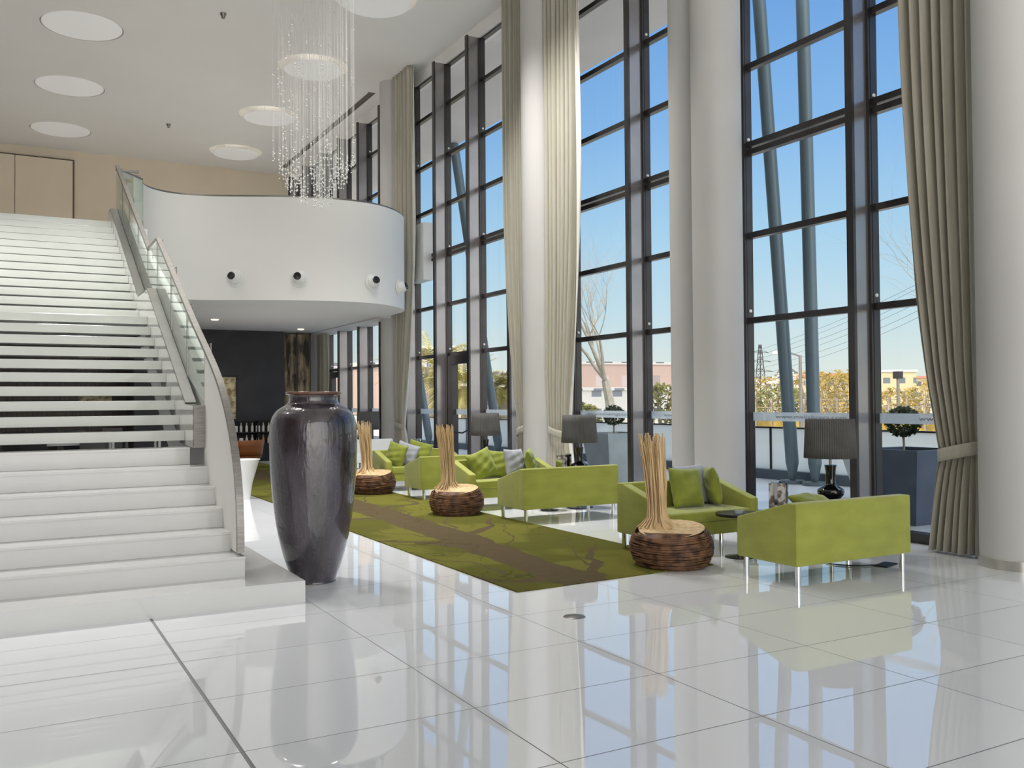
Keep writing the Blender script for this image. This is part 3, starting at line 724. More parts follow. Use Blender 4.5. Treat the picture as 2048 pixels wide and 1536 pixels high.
pillow((5.93, 11.60, .60), (-16, -18, 10), M['green_c'], 'green cushion at the left in the middle sofa facing the camera', .42, None, 5)
pillow((6.22, 11.66, .595), (-14, 6, -4), M['green_c'], 'second green cushion, half behind the first, in the middle sofa', .40, None, 6)
pillow((6.46, 11.62, .61), (-12, 2, 20), M['grey_c'], 'grey cushion in the middle sofa facing the camera', .40, None, 7)
pillow((6.70, 11.56, .60), (-12, -4, 55), M['green_c'], 'green cushion at the right end of the middle sofa facing the camera', .40, None, 8)
pillow((5.86, 14.68, .60), (-12, 14, -60), M['green_c'], 'green cushion against the left arm of the farthest green sofa', .40, None, 9)
pillow((6.04, 14.66, .60), (-14, 18, -40), M['grey_c'], 'grey blue cushion between two green ones on the farthest green sofa', .40, None, 10)
pillow((6.30, 14.70, .61), (-14, 16, -12), M['green_c'], 'bright green cushion right of the grey one on the farthest green sofa', .42, None, 11)

# ---------------------------------------------------------------- woven reed stools
M['wicker'] = noisy(mat('dark brown wicker', rough=.6), (.045,.020,.010), (.21,.10,.045), scale=14, detail=4)
M['reed'] = noisy(mat('pale rattan reed', rough=.6), (.50,.34,.17), (.70,.52,.29), scale=7, stretch=(3,3,.4))
def reed_stool(loc, rz, label, seed, r=.37):
    rnd = random.Random(seed)
    t = thing('woven_stool', label, 'stool', loc, rz, 'woven stools with tall reed backs')
    H = .37
    def rad(z): k = (z/H-.48)/.60; return r*sqrt(max(.02, 1-k*k*.62))
    def topz(a): return H-.035+.045*cos(a-1.1)            # tilted top edge
    MB().lathe([(r*.78,.0),(rad(.03)-.03,.03),(rad(.12)-.025,.12),(rad(.2)-.025,.2),(rad(.27)-.03,.28),(r*.74,.315),(.001,.315)], n=40, cap=False).obj('core', M['wicker'], t, True)
    mb = MB()
    for k in range(46):
        zc = .012+(H-.04)*k/45; ph = rnd.uniform(0, 6); tl = rnd.uniform(-.018, .018)
        pts = []
        for i in range(40):
            a = 2*pi*i/40
            z = max(.008, zc*(topz(a)/(H-.02)) + tl*sin(a+ph)*(1 if .05 < zc < H-.06 else .2) + .003*sin(5*a+ph))
            rr = rad(min(z, H-.005)) + .006*sin(3*a+ph*2)+.004*sin(9*a+ph) + rnd.uniform(-.003, .003)
            pts.append((rr*cos(a), rr*sin(a), z))
        mb.tube(pts, rnd.uniform(.0048, .0075), 5, closed=True)
    mb.obj('woven_base', M['wicker'], t, True)
    # smooth pale top that rises into the reeds
    bx, by = -.115, .06
    def top(u, v):
        a = 2*pi*u; rr = (r*.80)*(1-v); x = rr*cos(a)*(1) + bx*v*1.0; y = rr*sin(a) + by*v
        d = hypot(x-bx, y-by); z = topz(a)*(1-v)+(H-.03)*v + .0 + .07*math.exp(-(d/.14)**2)
        return (x, y, z)
    MB().grid(top, 48, 14, wrapu=True).obj('seat_top', M['reed'], t, True, angle=180)
    # reeds
    for k in range(96):
        a = rnd.uniform(0, 2*pi); q = sqrt(rnd.uniform(0, 1))
        sx, sy = bx+.20*q*cos(a)*1.0, by+.17*q*sin(a)
        mx, my = bx+.088*q*cos(a), by+.07*q*sin(a)
        ln = rnd.uniform(.0,.16); ln = ln if rnd.random() < .8 else ln+.10
        tx, ty = bx-.045+.115*q*cos(a)+rnd.uniform(-.015,.015), by+.10*q*sin(a)+rnd.uniform(-.015,.015)
        zb = H-.02+.03*(1-q); ht = 1.20-ln
        pts = [(sx,sy,zb-.01),(bx+(sx-bx)*.75,by+(sy-by)*.75,zb+.025),(bx+(sx-bx)*.50,by+(sy-by)*.50,zb+.08),(mx+(rnd.uniform(-.01,.01)),my,zb+.20),(mx+(tx-mx)*.35+rnd.uniform(-.008,.008),my+(ty-my)*.35,zb+.42),(mx+(tx-mx)*.7,my+(ty-my)*.7,zb+.62),(tx,ty,ht)]
        MB().tube(pts, [.006,.007,.007,.0065,.006,.0055,.005], 5).obj('reed', M['reed'], t, True)
    return t
ca = -radians(28.97)
reed_stool((5.29, 6.60, 0), ca, 'nearest woven stool with tall reed back, at the front corner of the green carpet', 1)
reed_stool((5.27, 11.06, 0), ca, 'middle woven stool with reed back on the carpet edge, beside the middle green sofas', 2, .355)
reed_stool((5.30, 14.28, 0), ca, 'farthest woven stool with reed back, partly hidden by the tall vase', 3, .36)

# ---------------------------------------------------------------- table lamps, side tables
M['shade'] = noisy(mat('grey pleated fabric', rough=.8), (.085,.082,.080), (.11,.107,.104), scale=5)
def table_lamp(x, y, zt, label, s=1.0):
    t = thing('table_lamp', label, 'lamp', (x, y, zt), 0, 'black table lamps with grey pleated shades')
    def sh(u, v):
        a = 2*pi*u; r = (.250-.018*v) + .004*sin(a*70); return (r*cos(a), r*sin(a), .42+.385*v)
    o = MB().grid(sh, 560, 5, wrapu=True).obj('lamp_shade', M['shade'], t, True, angle=180); o.modifiers.new('s','SOLIDIFY').thickness = .004
    MB().lathe([(.001,.80),(.228,.80),(.228,.79)], n=32, cap=False).obj('shade_top', M['shade'], o)
    prof = [(.001,0),(.075,0),(.08,.012),(.118,.05),(.130,.085),(.118,.115),(.075,.140),(.052,.165),(.047,.21),(.048,.28),(.058,.345),(.056,.35),(.001,.345)]
    MB().lathe(spline(prof, 3), n=40, cap=False).obj('lamp_body', M['black_gloss'], t, True, angle=80)
    MB().lathe([(.012,.34),(.012,.62)], n=12).obj('stem', M['steel'], t, True)
    return t
def side_table(x, y, h, label, r=.24):
    t = thing('side_table', label, 'table', (x, y, 0))
    MB().lathe([(.001,h-.025),(r,h-.025),(r,h),(.001,h)], n=48, cap=False).obj('table_top', M['black'], t, True)
    MB().lathe([(.022,.012),(.022,h-.02)], n=20).obj('pedestal', M['chrome'], t, True)
    MB().lathe([(.001,0),(r*.62,0),(r*.62,.010),(.03,.022)], n=40, cap=False).obj('base', M['black'], t, True)
    return t
side_table(7.20, 6.48, .49, 'black side table carrying the nearest lamp behind the nearest sofa', .30)
table_lamp(7.20, 6.48, .49, 'nearest black table lamp with grey pleated shade, above the sofa back at the right')
side_table(7.08, 10.85, .49, 'black side table carrying the second lamp behind the middle sofa', .30)
table_lamp(7.08, 10.85, .49, 'second table lamp, behind the middle sofa in front of the window with the bare tree')
side_table(7.25, 14.05, .49, 'black side table carrying the third lamp by the terrace door', .28)
table_lamp(7.25, 14.05, .49, 'third table lamp with grey shade, in front of the terrace door')
side_table(6.85, 18.75, .49, 'black side table carrying the farthest lamp', .28)
table_lamp(6.85, 18.75, .49, 'farthest table lamp, just right of the tall vase')
side_table(6.12, 6.62, .42, 'round black pedestal table between the two nearest sofas', .22)
side_table(6.55, 10.85-.05, .40, 'round black pedestal table between the middle sofas', .20)
t = thing('ashtray', 'small clear glass ashtray on the round black table', 'ashtray', (6.10, 6.60, .42))
MB().lathe([(.04,0),(.055,.03),(.048,.03),(.035,.008),(.001,.008)], n=24, cap=False).obj('bowl', mat('clear glass', (.9,.95,.97), .05, trans=.8), t, True)
def rack(x, y, z, label, rz=0):
    t = thing('magazine_rack', label, 'magazine rack', (x, y, z), rz)
    MB().box(-.10, .10, -.06, .06, 0, .012).obj('base', M['black'], t)
    for i, dx in enumerate((-.07, -.025, .03, .07)):
        MB().box(dx-.012, dx+.012, -.075, .075, .012, .24-.02*(i % 2)).obj('magazine', M['paper'] if i != 2 else M['black'], t)
    MB().box(.095, .103, -.06, .06, 0, .26).box(-.103, -.095, -.06, .06, 0, .2).obj('side_plate', M['chrome'], t)
t = thing('magazine_rack', 'chrome and black floor rack of magazines between the two nearest sofas', 'magazine rack', (6.83, 6.82, 0), .6)
MB().box(-.12, .12, -.09, .09, 0, .015).obj('base', M['black'], t)
MB().box(-.125, -.115, -.015, .015, .015, .66).box(.115, .125, -.015, .015, .015, .66).obj('side_plate', M['chrome'], t)
MB().box(-.115, .115, -.08, .08, .36, .372).obj('shelf', M['black'], t)
for i, dx in enumerate((-.085, -.04, .01, .06)):
    MB().box(dx-.014, dx+.014, -.085, .075, .373, .655-.02*(i % 2)).obj('magazine', M['paper'] if i != 2 else M['black'], t)
rack(6.9, 10.98, .49, 'small magazine stand behind the right end of the middle sofa back', .3)

# low white seats behind the far sofas
def white_seat(x, y, w, label):
    t = thing('white_bench', label, 'bench', (x, y, 0), 0, None)
    MB().box(-w/2, w/2, -.3, .3, .30, .46).obj('seat', M['ring'], t, bevel=.03); MB().box(-w/2, w/2, .22, .36, .30, .74).obj('backrest', M['ring'], t, bevel=.03)
    for a in (-1, 1):
        for b in (-.25, .25): MB().box(a*(w/2-.08)-.02, a*(w/2-.08)+.02, b-.02, b+.02, 0, .31).obj('leg', M['chrome'], t)
white_seat(6.3, 17.6, 1.5, 'white padded bench behind the farthest green sofa')
white_seat(6.2, 19.6, 1.4, 'white padded bench farther back near the far column')
t = thing('tall_canister', 'slim black and steel canister standing behind the far green sofa', 'canister', (7.35, 17.3, 0))
MB().lathe([(.10,0),(.10,.72)], n=24).obj('body', M['black'], t, True); MB().lathe([(.103,.70),(.103,.74),(.08,.75)], n=24).obj('lid', M['chrome'], t, True)

# floor outlet and cable
t = thing('floor_outlet', 'round metal floor outlet cover in the white tiles in front of the carpet', 'floor outlet', (3.47, 5.40, 0))
MB().lathe([(.001,.004),(.072,.004),(.078,.0)], n=32, cap=False).obj('cover', M['steel'], t, True)
t = thing('floor_socket', 'flat black floor socket plate under the nearest sofa', 'floor socket', (6.93, 5.62, 0), .3)
MB().box(-.12,.12,-.06,.06,0,.012).obj('plate', M['black'], t)
pts = [(7.0,6.35,.008),(6.75,6.1,.008),(6.55,5.95,.008),(6.62,5.75,.008),(6.80,5.66,.01),(6.9,5.62,.02)]
pts = spline([p[:2] for p in pts], 6)
o = MB().tube([(p[0], p[1], .008) for p in pts], .006, 6).obj('extension_cable', M['cord'], None, True); tag(o, 'thin black power cord on the floor under the nearest sofa', 'cord')

# ---------------------------------------------------------------- chandelier
def chandelier(cx, cy):
    rnd = random.Random(4)
    t = thing('chandelier', 'large hanging chandelier of fine strands with tiny crystal beads', 'chandelier', (cx, cy, ZC))
    MB().lathe([(.001,-.04),(.60,-.04),(.60,0)], n=48, cap=False).obj('ceiling_plate', M['chrome'], t, True)
    more = MB()
    for k in range(230):
        a = rnd.uniform(0, 2*pi); q = sqrt(rnd.uniform(.02, 1)); x, y = .57*q*cos(a), .57*q*sin(a)
        zlow = 4.17 + .62*q**1.6 + abs(rnd.gauss(0, .10)) + (rnd.uniform(0, 2.0) if rnd.random() < .25 else 0)
        m = MB(); m.tube([(x,y,-.04),(x,y,zlow-ZC)], .0013, 3)
        zb = zlow-ZC
        nb = rnd.randint(3, 6)
        for i in range(nb):
            zz = zb + i*rnd.uniform(.04,.09) if i < nb-1 else zb+rnd.uniform(.8, 4.0)
            m.ball((x+rnd.uniform(-.004,.004), y, min(zz, -.2)), rnd.uniform(.007,.014), 6, 4)
        if k < 100: m.obj('strand', M['crystal_s'], t)
        else: more.add(m.v, m.f)
    o = more.obj('strand_cluster', M['crystal_s'], t); o['kind'] = 'stuff'
M['crystal_s'] = mat('crystal strand', (.74,.73,.70), .15, 0, .8, trans=.15)
chandelier(3.86, 12.72)

# ---------------------------------------------------------------- outside: terrace
M['pave'] = noisy(mat('grey blue terrace paving', rough=.35), (.50,.54,.60), (.58,.62,.67), scale=1.5)
struct(MB().box(8.42, 13.2, -9, 45, -.25, -.02).obj('floor_3', M['pave']))
M['grass'] = noisy(mat('rough ground', rough=.95), (.44,.43,.38), (.56,.54,.48), scale=.3, detail=5)
o = MB().box(13.2, 420, -120, 400, -.8, -.6).obj('ground', M['grass']); o['kind'] = 'structure'; 
t = thing('glass_railing', 'frosted white glass railing with dark base along the terrace edge', 'railing', (12.85, 0, 0))
for k in range(12):
    y0 = -9+4.4*k
    MB().box(-.008, .008, y0+.03, y0+4.37, .16, .94).obj('frosted_pane', M['frost_rail'], t)
mb = MB()
for k in range(13): mb.box(-.02, .02, -9+4.4*k-.02, -9+4.4*k+.02, -.02, .97)
mb.box(-.02, .02, -9, 43.9, .94, .97)
mb.obj('post_and_rail', M['frame'], t)
MB().box(-.12, .12, -9, 43.9, -.02, .16).obj('base_kerb', mat('slate kerb', (.10,.13,.17), .5), t)
# canopy over the terrace
M['soffit'] = noisy(mat('warm grey soffit', rough=.6), (.70,.65,.63), (.76,.71,.69), scale=.6)
struct(MB().box(8.5, 11.2, -9, 34, 8.75, 9.5).obj('trim_5', M['soffit']))
M['pole'] = mat('blue grey steel tube', (.13,.18,.21), .4, .2)
def pole(a, b, r, label):
    t = thing('canopy_strut', label, 'strut', a, 0, 'steel struts outside the windows')
    d = Vector(b)-Vector(a)
    MB().tube([(0,0,.35), d], r, 20).obj('tube', M['pole'], t, True)
    MB().tube([(0,0,.04), (0,0,.36)], [r*.45, r], 20).obj('foot', M['pole'], t, True)
    MB().lathe([(.001,-.02),(.22,-.02),(.22,.04),(.001,.04)], n=24, cap=False).obj('base_plate', M['pole'], t)
pole((12.42,12.05,0), (11.70,12.05,9.3), .115, 'slanted blue grey steel strut in the right window')
pole((12.45,11.55,0), (12.28,11.55,9.6), .115, 'upright blue grey steel strut in the right window, right of the slanted one')
pole((12.42,23.3,0), (11.0,23.3,9.3), .13, 'slanted steel strut seen right of the terrace door')
pole((12.45,22.4,0), (12.3,22.4,9.5), .13, 'upright steel strut next to the middle left curtain')
pole((12.42,28.2,0), (10.9,28.2,9.3), .13, 'pale slanted steel strut beyond the far left panes')
# planters and topiary
def planter(x, y, w0, w1, h, m, label, rz=0):
    t = thing('terrace_planter', label, 'planter', (x, y, -.02), rz)
    v = [(-w0,-w0,0),(w0,-w0,0),(w0,w0,0),(-w0,w0,0),(-w1,-w1,h),(w1,-w1,h),(w1,w1,h),(-w1,w1,h)]
    k = w1-.05
    v += [(-k,-k,h),(k,-k,h),(k,k,h),(-k,k,h),(-k,-k,h-.08),(k,-k,h-.08),(k,k,h-.08),(-k,k,h-.08)]
    MB().add(v, [(0,3,2,1),(0,1,5,4),(1,2,6,5),(2,3,7,6),(3,0,4,7),(4,5,9,8),(5,6,10,9),(6,7,11,10),(7,4,8,11),(8,9,13,12),(9,10,14,13),(10,11,15,14),(11,8,12,15)]).obj('box', m, t)
    MB().add(v[12:16], [(0,1,2,3)]).obj('soil', M['seam'], t)
    return t
def leaves(n, fn, s, seed=0):
    rnd = random.Random(seed); mb = MB()
    for _ in range(n):
        c = Vector(fn(rnd)); a = Vector((rnd.gauss(0,1), rnd.gauss(0,1), rnd.gauss(0,1))).normalized(); b = a.orthogonal().normalized(); L = s*rnd.uniform(.6,1.4)
        mb.add([c-a*L, c+b*L*.4, c+a*L, c-b*L*.4], [(0,1,2,3)])
    return mb
def sph(cx, cy, cz, r, sz=1):
    def f(rnd):
        a = rnd.uniform(0, 2*pi); u = rnd.uniform(-1, 1); q = r*rnd.uniform(.55, 1.0)**.5; w = sqrt(1-u*u)
        return (cx+q*w*cos(a), cy+q*w*sin(a), cz+q*u*sz)
    return f
M['slate'] = noisy(mat('slate blue planter', rough=.4), (.07,.09,.125), (.09,.11,.15), scale=3)
M['sage'] = noisy(mat('pale grey planter', rough=.5), (.42,.46,.46), (.50,.53,.53), scale=3)
M['leaf_dark'] = noisy(mat('dark green leaves', rough=.6), (.025,.04,.012), (.07,.10,.03), scale=9)
M['bark'] = noisy(mat('pale bark', rough=.8), (.30,.26,.20), (.52,.47,.40), scale=6)
planter(9.72, 7.50, .27, .40, .90, M['slate'], 'slate blue tapered terrace planter outside the right window')
t = thing('topiary', 'round clipped topiary on a thin stem in the slate planter', 'topiary', (9.66, 7.55, .78))
MB().tube([(0,0,0),(.01,0,.15),(-.01,0,.36)], .014, 8).obj('stem', M['bark'], t, True)
leaves(1500, sph(0,0,.43,.21,.92), .030, 3).obj('foliage', M['leaf_dark'], t)
planter(9.90, 14.0, .30, .44, .92, M['sage'], 'pale grey terrace planter outside the middle window')
t = thing('topiary', 'round topiary on a thin stem in the pale planter outside the middle window', 'topiary', (9.90, 14.0, .82))
MB().tube([(0,0,0),(0,0,.34)], .014, 8).obj('stem', M['bark'], t, True)
leaves(1200, sph(0,0,.40,.21,.9), .030, 4).obj('foliage', M['leaf_dark'], t)
planter(11.8, 9.6, .28, .42, .62, M['sage'], 'pale green terrace planter farther out, right of the slate planter')

# ---------------------------------------------------------------- outside: trees, houses
M['twig'] = noisy(mat('bare twig bark', rough=.85), (.20,.16,.11), (.34,.28,.20), scale=3)
M['ptwig'] = noisy(mat('pale plane tree bark', rough=.85), (.48,.42,.33), (.66,.60,.50), scale=3)  # pale by the plane tree's own colour
def bare_tree(loc, h, seed, label, m, r0=.16, spread=1.0, levels=5, lean=(0,0), group=None, name='bare_tree', trunk=.34):
    rnd = random.Random(seed); tr = MB(); br = MB()
    t = thing(name, label, 'tree', loc, 0, group)
    def grow(p, d, L, r, lev, mb):
        pts = [p]; rs = [r]; q = p; dd = d
        for i in range(4):
            dd = (dd + Vector((rnd.gauss(0,.10), rnd.gauss(0,.10), rnd.gauss(0,.06)+.03))).normalized()
            q = q + dd*L/4; pts.append(q); rs.append(r*(1-.13*(i+1)))
        mb.tube(pts, rs, 6 if lev < 2 else 3)
        if lev >= levels: return
        for i in range(rnd.randint(3, 4) if lev else 5):
            k = rnd.choice((2,3,4,4)) if lev else 4
            a = rnd.uniform(0, 2*pi); s = rnd.uniform(.35, .85)*spread
            o = dd.orthogonal().normalized(); w = dd.cross(o)
            nd_ = (dd + (o*cos(a)+w*sin(a))*s + Vector((0,0,.15))).normalized()
            grow(pts[k], nd_, L*rnd.uniform(.58,.82), rs[k]*.56, lev+1, br)
    grow(Vector((0,0,0)), Vector((lean[0],lean[1],1)).normalized(), h*trunk, r0, 0, tr)
    tr.obj('trunk', m, t, True); br.obj('branches', m, t)
    return t
bare_tree((17.5, 24.5, -.6), 8.4, 5, 'pale bare plane tree framed by the middle window', M['ptwig'], .26, 1.0, 6, trunk=.34)
bare_tree((23.6, 15.6, -.6), 9.5, 21, 'bare tree half hidden by the right curtain', M['twig'], .16, 1.0, 5)
M['bush'] = noisy(mat('winter hedge foliage', rough=.9), (.16,.12,.03), (.36,.25,.05), scale=1.6, detail=4)
M['bushg'] = noisy(mat('olive evergreen foliage', rough=.9), (.07,.08,.02), (.20,.19,.05), scale=1.6, detail=4)
def bush(x, y, z, r, sz, m, label, seed, n=900, s=.16, nm='shrub', group=None):
    t = thing(nm, label, 'shrub', (x, y, z), 0, group)
    rnd = random.Random(seed); mb = MB()
    for k in range(14):
        a = rnd.uniform(0, 6.28); mb.tube([(0,0,0),(r*.4*cos(a),r*.4*sin(a),r*sz*.8),(r*.8*cos(a),r*.8*sin(a),r*sz*1.7)], [.05,.03,.01], 4)
    mb.obj('stems', M['twig'], t)
    leaves(n, sph(0,0,r*sz,r,sz), s, seed).obj('foliage', m, t)
# helper: ground point at a bearing (pixel x in the photo frame) and distance
def at(px, d):
    u = (px-1024)/1838.5
    return ((.4843+.8749*u)*d, (.8747-.4842*u)*d)
for i, (px, d, r, sz, m_, lb) in enumerate((
    (1530, 66, 1.9, 1.0, 'bush', 'tawny winter shrub at the left edge of the right window, below the pylon'),
    (1560, 46, 1.5, .95, 'bushg', 'rounded olive evergreen shrub beside the slanted strut'),
    (1624, 70, 2.0, 1.1, 'bush', 'tawny winter shrub between the two struts'),
    (1668, 56, 1.7, 1.15, 'bush', 'golden winter shrub right of the upright strut'),
    (1708, 72, 2.2, 1.0, 'bush', 'golden winter shrub behind the dark window mullion'),
    (1786, 66, 1.8, .8, 'bush', 'tawny hedge shrub in the right hand pane'),
    (1862, 58, 1.8, .9, 'bush', 'tawny hedge shrub beside the right curtain'),
    (1778, 44, .9, .8, 'bushg', 'small dark evergreen shrub in the right hand pane'),
    (1322, 40, 1.2, 1.2, 'bushg', 'green yellow shrub at the right of the middle window'),
    (1165, 48, 1.1, .9, 'bushg', 'olive shrub at the left of the middle window'))):
    x, y = at(px, d); bush(x, y, -.6, r, sz, M[m_], lb, 30+i)
for i, (px, d, h) in enumerate(((1540, 78, 7.2), (1645, 80, 8.2), (1672, 86, 9.2), (1690, 92, 8.6), (1612, 84, 8.2), (1850, 74, 6.8), (1712, 100, 9))):
    x, y = at(px, d)
    bare_tree((x, y, -.6), h*.72, 60+i, ['thin bare tree under the pylon','bushy bare tree right of the upright strut','taller bare tree farther right of the strut','bare tree left of the dark mullion','bare tree seen between the two struts','bare tree behind the right curtain edge','bare tree behind the dark mullion'][i], M['twig'], .10, 1.0, 4, name='bare_tree', trunk=.3)
# palms beyond the left panes
M['palm'] = noisy(mat('yellow green palm frond', rough=.6), (.22,.21,.05), (.50,.43,.15), scale=2)
def palm(x, y, h, label, seed, L=1.5):
    rnd = random.Random(seed); t = thing('palm', label, 'palm', (x, y, -.6))
    MB().tube([(0,0,0),(.03,0,h*.5),(0,0,h)], [.22,.2,.16], 10).obj('trunk', M['twig'], t, True)
    mb = MB()
    for k in range(80):
        a = rnd.uniform(0, 2*pi); el = rnd.uniform(-.5, 1.2); d = Vector((cos(a)*cos(el), sin(a)*cos(el), sin(el)))
        p = Vector((0,0,h)); pts = [p]; 
        for i in range(6): d = (d+Vector((0,0,-.16))).normalized(); p = p+d*L/6; pts.append(p)
        side = Vector((-sin(a), cos(a), 0))
        for i in range(1, 6):
            for s in (-1, 1):
                for w in range(3):
                    q = pts[i]+(pts[i+1]-pts[i])*w/3; e = q+side*s*.34*(1-.1*i)+(pts[i+1]-pts[i])*.8+Vector((0,0,-.08))
                    mb.add([q, q+(pts[i+1]-pts[i])*.22, e], [(0,1,2)])
    mb.obj('fronds', M['palm'], t)
x, y = at(866, 41); palm(x, y, 3.5, 'large sunlit palm beyond the left panes', 1, 2.6)
x, y = at(930, 36.5); palm(x, y, 2.7, 'palm seen through the terrace door', 2, 1.7)
x, y = at(1004, 33); palm(x, y, 2.6, 'small yellow green palm beside the slanted strut', 3, .8)
# distant buildings
def win_mat(name, wall, scale_, glass=(.10,.11,.13)):
    m = mat(name, wall, .8); b = m.node_tree.nodes['Principled BSDF']
    tc = nd(m, 'ShaderNodeTexCoord'); br = nd(m, 'ShaderNodeTexBrick'); mp = nd(m, 'ShaderNodeMapping'); mp.inputs['Rotation'].default_value = (radians(90), 0, 0)
    ad = nd(m, 'ShaderNodeVectorMath', operation='MULTIPLY_ADD')
    sp = nd(m, 'ShaderNodeSeparateXYZ'); cb = nd(m, 'ShaderNodeCombineXYZ'); sm = nd(m, 'ShaderNodeMath', operation='ADD')
    lk(m, tc.outputs['Object'], sp.inputs[0]); lk(m, sp.outputs[0], sm.inputs[0]); lk(m, sp.outputs[1], sm.inputs[1]); lk(m, sm.outputs[0], cb.inputs[0]); lk(m, sp.outputs[2], cb.inputs[1])
    lk(m, cb.outputs[0], br.inputs['Vector']); br.offset = 0; br.inputs['Scale'].default_value = scale_
    br.inputs['Brick Width'].default_value = .5; br.inputs['Row Height'].default_value = .45; br.inputs['Mortar Size'].default_value = .13; br.inputs['Mortar Smooth'].default_value = 0
    br.inputs['Color1'].default_value = (*glass, 1); br.inputs['Color2'].default_value = tuple(c*1.8 for c in glass)+(1,); br.inputs['Mortar'].default_value = (*wall, 1)
    lk(m, br.outputs['Color'], b.inputs['Base Color']); return m
BM = [win_mat('ochre facade', (.50,.42,.26), .26), win_mat('cream facade', (.50,.45,.34), .22), win_mat('pink facade', (.46,.34,.30), .16, (.28,.24,.24)), win_mat('white facade', (.52,.51,.49), .24)]
roofm = mat('red tile roof', (.45,.20,.13), .8)
def building(px, d, w, dep, h, mi, label, roof=True, rz=-.5):
    x, y = at(px, d)
    t = thing('building', label, 'building', (x, y, -.6), rz)
    MB().box(-w/2, w/2, -dep/2, dep/2, 0, h).obj('walls', BM[mi], t)
    if roof: MB().box(-w/2-.3, w/2+.3, -dep/2-.3, dep/2+.3, h, h+.35).obj('roof', roofm, t)
    else: MB().box(-w/2-.15, w/2+.15, -dep/2-.15, dep/2+.15, h, h+.3).obj('parapet', BM[3], t)
building(1680, 130, 9, 8, 5.2, 0, 'ochre sunlit apartment building behind the golden shrubs')
building(1650, 175, 11, 9, 6.0, 1, 'cream building behind the golden shrubs, left of the ochre one', False)
building(1782, 120, 4, 6, 5.4, 0, 'narrow ochre building in the right hand pane', False)
building(1840, 150, 14, 9, 5.2, 0, 'low ochre building left of the right curtain')
building(1552, 185, 10, 9, 6.2, 3, 'pale house on the slope left of the street lamp', False)
building(1602, 225, 9, 9, 8.2, 1, 'cream house on the slope behind the street lamp', False)
building(1250, 105, 24, 7, 6.0, 2, 'long pinkish building behind the plane tree', False, -.2)
building(1225, 88, 9, 5, 3.0, 3, 'lower white storey block in front of the pinkish building', False, -.2)
building(862, 96, 7, 7, 7.4, 1, 'cream building behind the large palm', False)
building(1012, 150, 8, 7, 6.6, 3, 'white building right of the terrace door', False)
building(722, 60, 9, 8, 4.2, 2, 'pinkish house beyond the far lower panes', False)
building(680, 72, 7, 8, 4.4, 1, 'cream house beyond the far left panes', False)
# hill
def hill(u, v):
    x, y = at(1290+u*480, 330+v*120); r = sin(pi*u)**1.3*sin(pi*min(1, v*1.0))**.8
    return (x, y, -.8 + 17*r*(.8+.2*sin(u*23)+.08*sin(u*57)))
o = MB().grid(hill, 60, 12).obj('hill', noisy(mat('wooded hill', rough=1), (.10,.11,.10), (.17,.17,.14), scale=.05, detail=6), None, True); tag(o, 'dark wooded hill far beyond the right window', 'hill')
# pylon
x, y = at(1521, 150)
t = thing('power_pylon', 'steel lattice power pylon at the left of the right window', 'pylon', (x, y, -.6))
mb = MB(); Hh = 11.0
def pw(z): return .9*(1-z/Hh*.86)
for sx in (-1, 1):
    for sy in (-1, 1): mb.tube([(sx*pw(0),sy*pw(0),0),(sx*pw(Hh),sy*pw(Hh),Hh)], .06, 4)
for k in range(12):
    z0, z1 = Hh*k/12, Hh*(k+1)/12
    for a, b in (((1,1),(-1,1)),((-1,1),(-1,-1)),((-1,-1),(1,-1)),((1,-1),(1,1))):
        mb.tube([(a[0]*pw(z0),a[1]*pw(z0),z0),(b[0]*pw(z1),b[1]*pw(z1),z1)], .035, 3); mb.tube([(b[0]*pw(z0),b[1]*pw(z0),z0),(a[0]*pw(z1),a[1]*pw(z1),z1)], .035, 3)
mb.obj('lattice_tower', M['frame'], t)
mb = MB()
for z, w in ((6.6,2.0),(8.2,1.7),(9.7,1.3)):
    mb.tube([(-w,w*.4,z),(0,0,z+.35),(w,-w*.4,z)], .05, 4); mb.tube([(-w,w*.4,z),(w,-w*.4,z)], .05, 4)
mb.obj('cross_arm', M['frame'], t)
wire_ends = [Vector((x+s*w, y-s*w*.4, -.6+z)) for z, w in ((6.6,2.0),(8.2,1.7),(9.7,1.3)) for s in (-1, 1)]
for i, a in enumerate(wire_ends):
    b = Vector((62.0+i*1.2, 10.0-i*1.0, 26+i*1.6)); pts = [a+(b-a)*k/16+Vector((0,0,-4.5*sin(pi*k/16))) for k in range(17)]
    o = MB().tube(pts, .022, 3).obj('power_cable', M['cord']); tag(o, 'thin overhead power cable rising to the right from the pylon', 'cable', 'overhead power cables')
# street lamps
def street_lamp(px, d, h, label, arm=True):
    x, y = at(px, d); t = thing('street_lamp', label, 'street lamp', (x, y, -.6), 0)
    MB().tube([(0,0,0),(0,0,h)], [.09,.06], 8).obj('pole', M['steel'], t, True)
    if arm:
        MB().tube([(0,0,h-.05),(-.35,.2,h+.1),(-.75,.42,h+.12)], .035, 6).obj('arm', M['steel'], t, True)
        MB().ball((-.85,.48,h+.10), .18, 10, 6, .5).obj('lamp_head', M['ring'], t, True)
    else: MB().box(-.14,.14,-.14,.14,h,h+.3).obj('lamp_head', M['frame'], t)
street_lamp(1601, 38, 3.9, 'street lamp with a side arm between the two struts')
street_lamp(1796, 38, 2.9, 'short street lamp in the right hand pane', False)
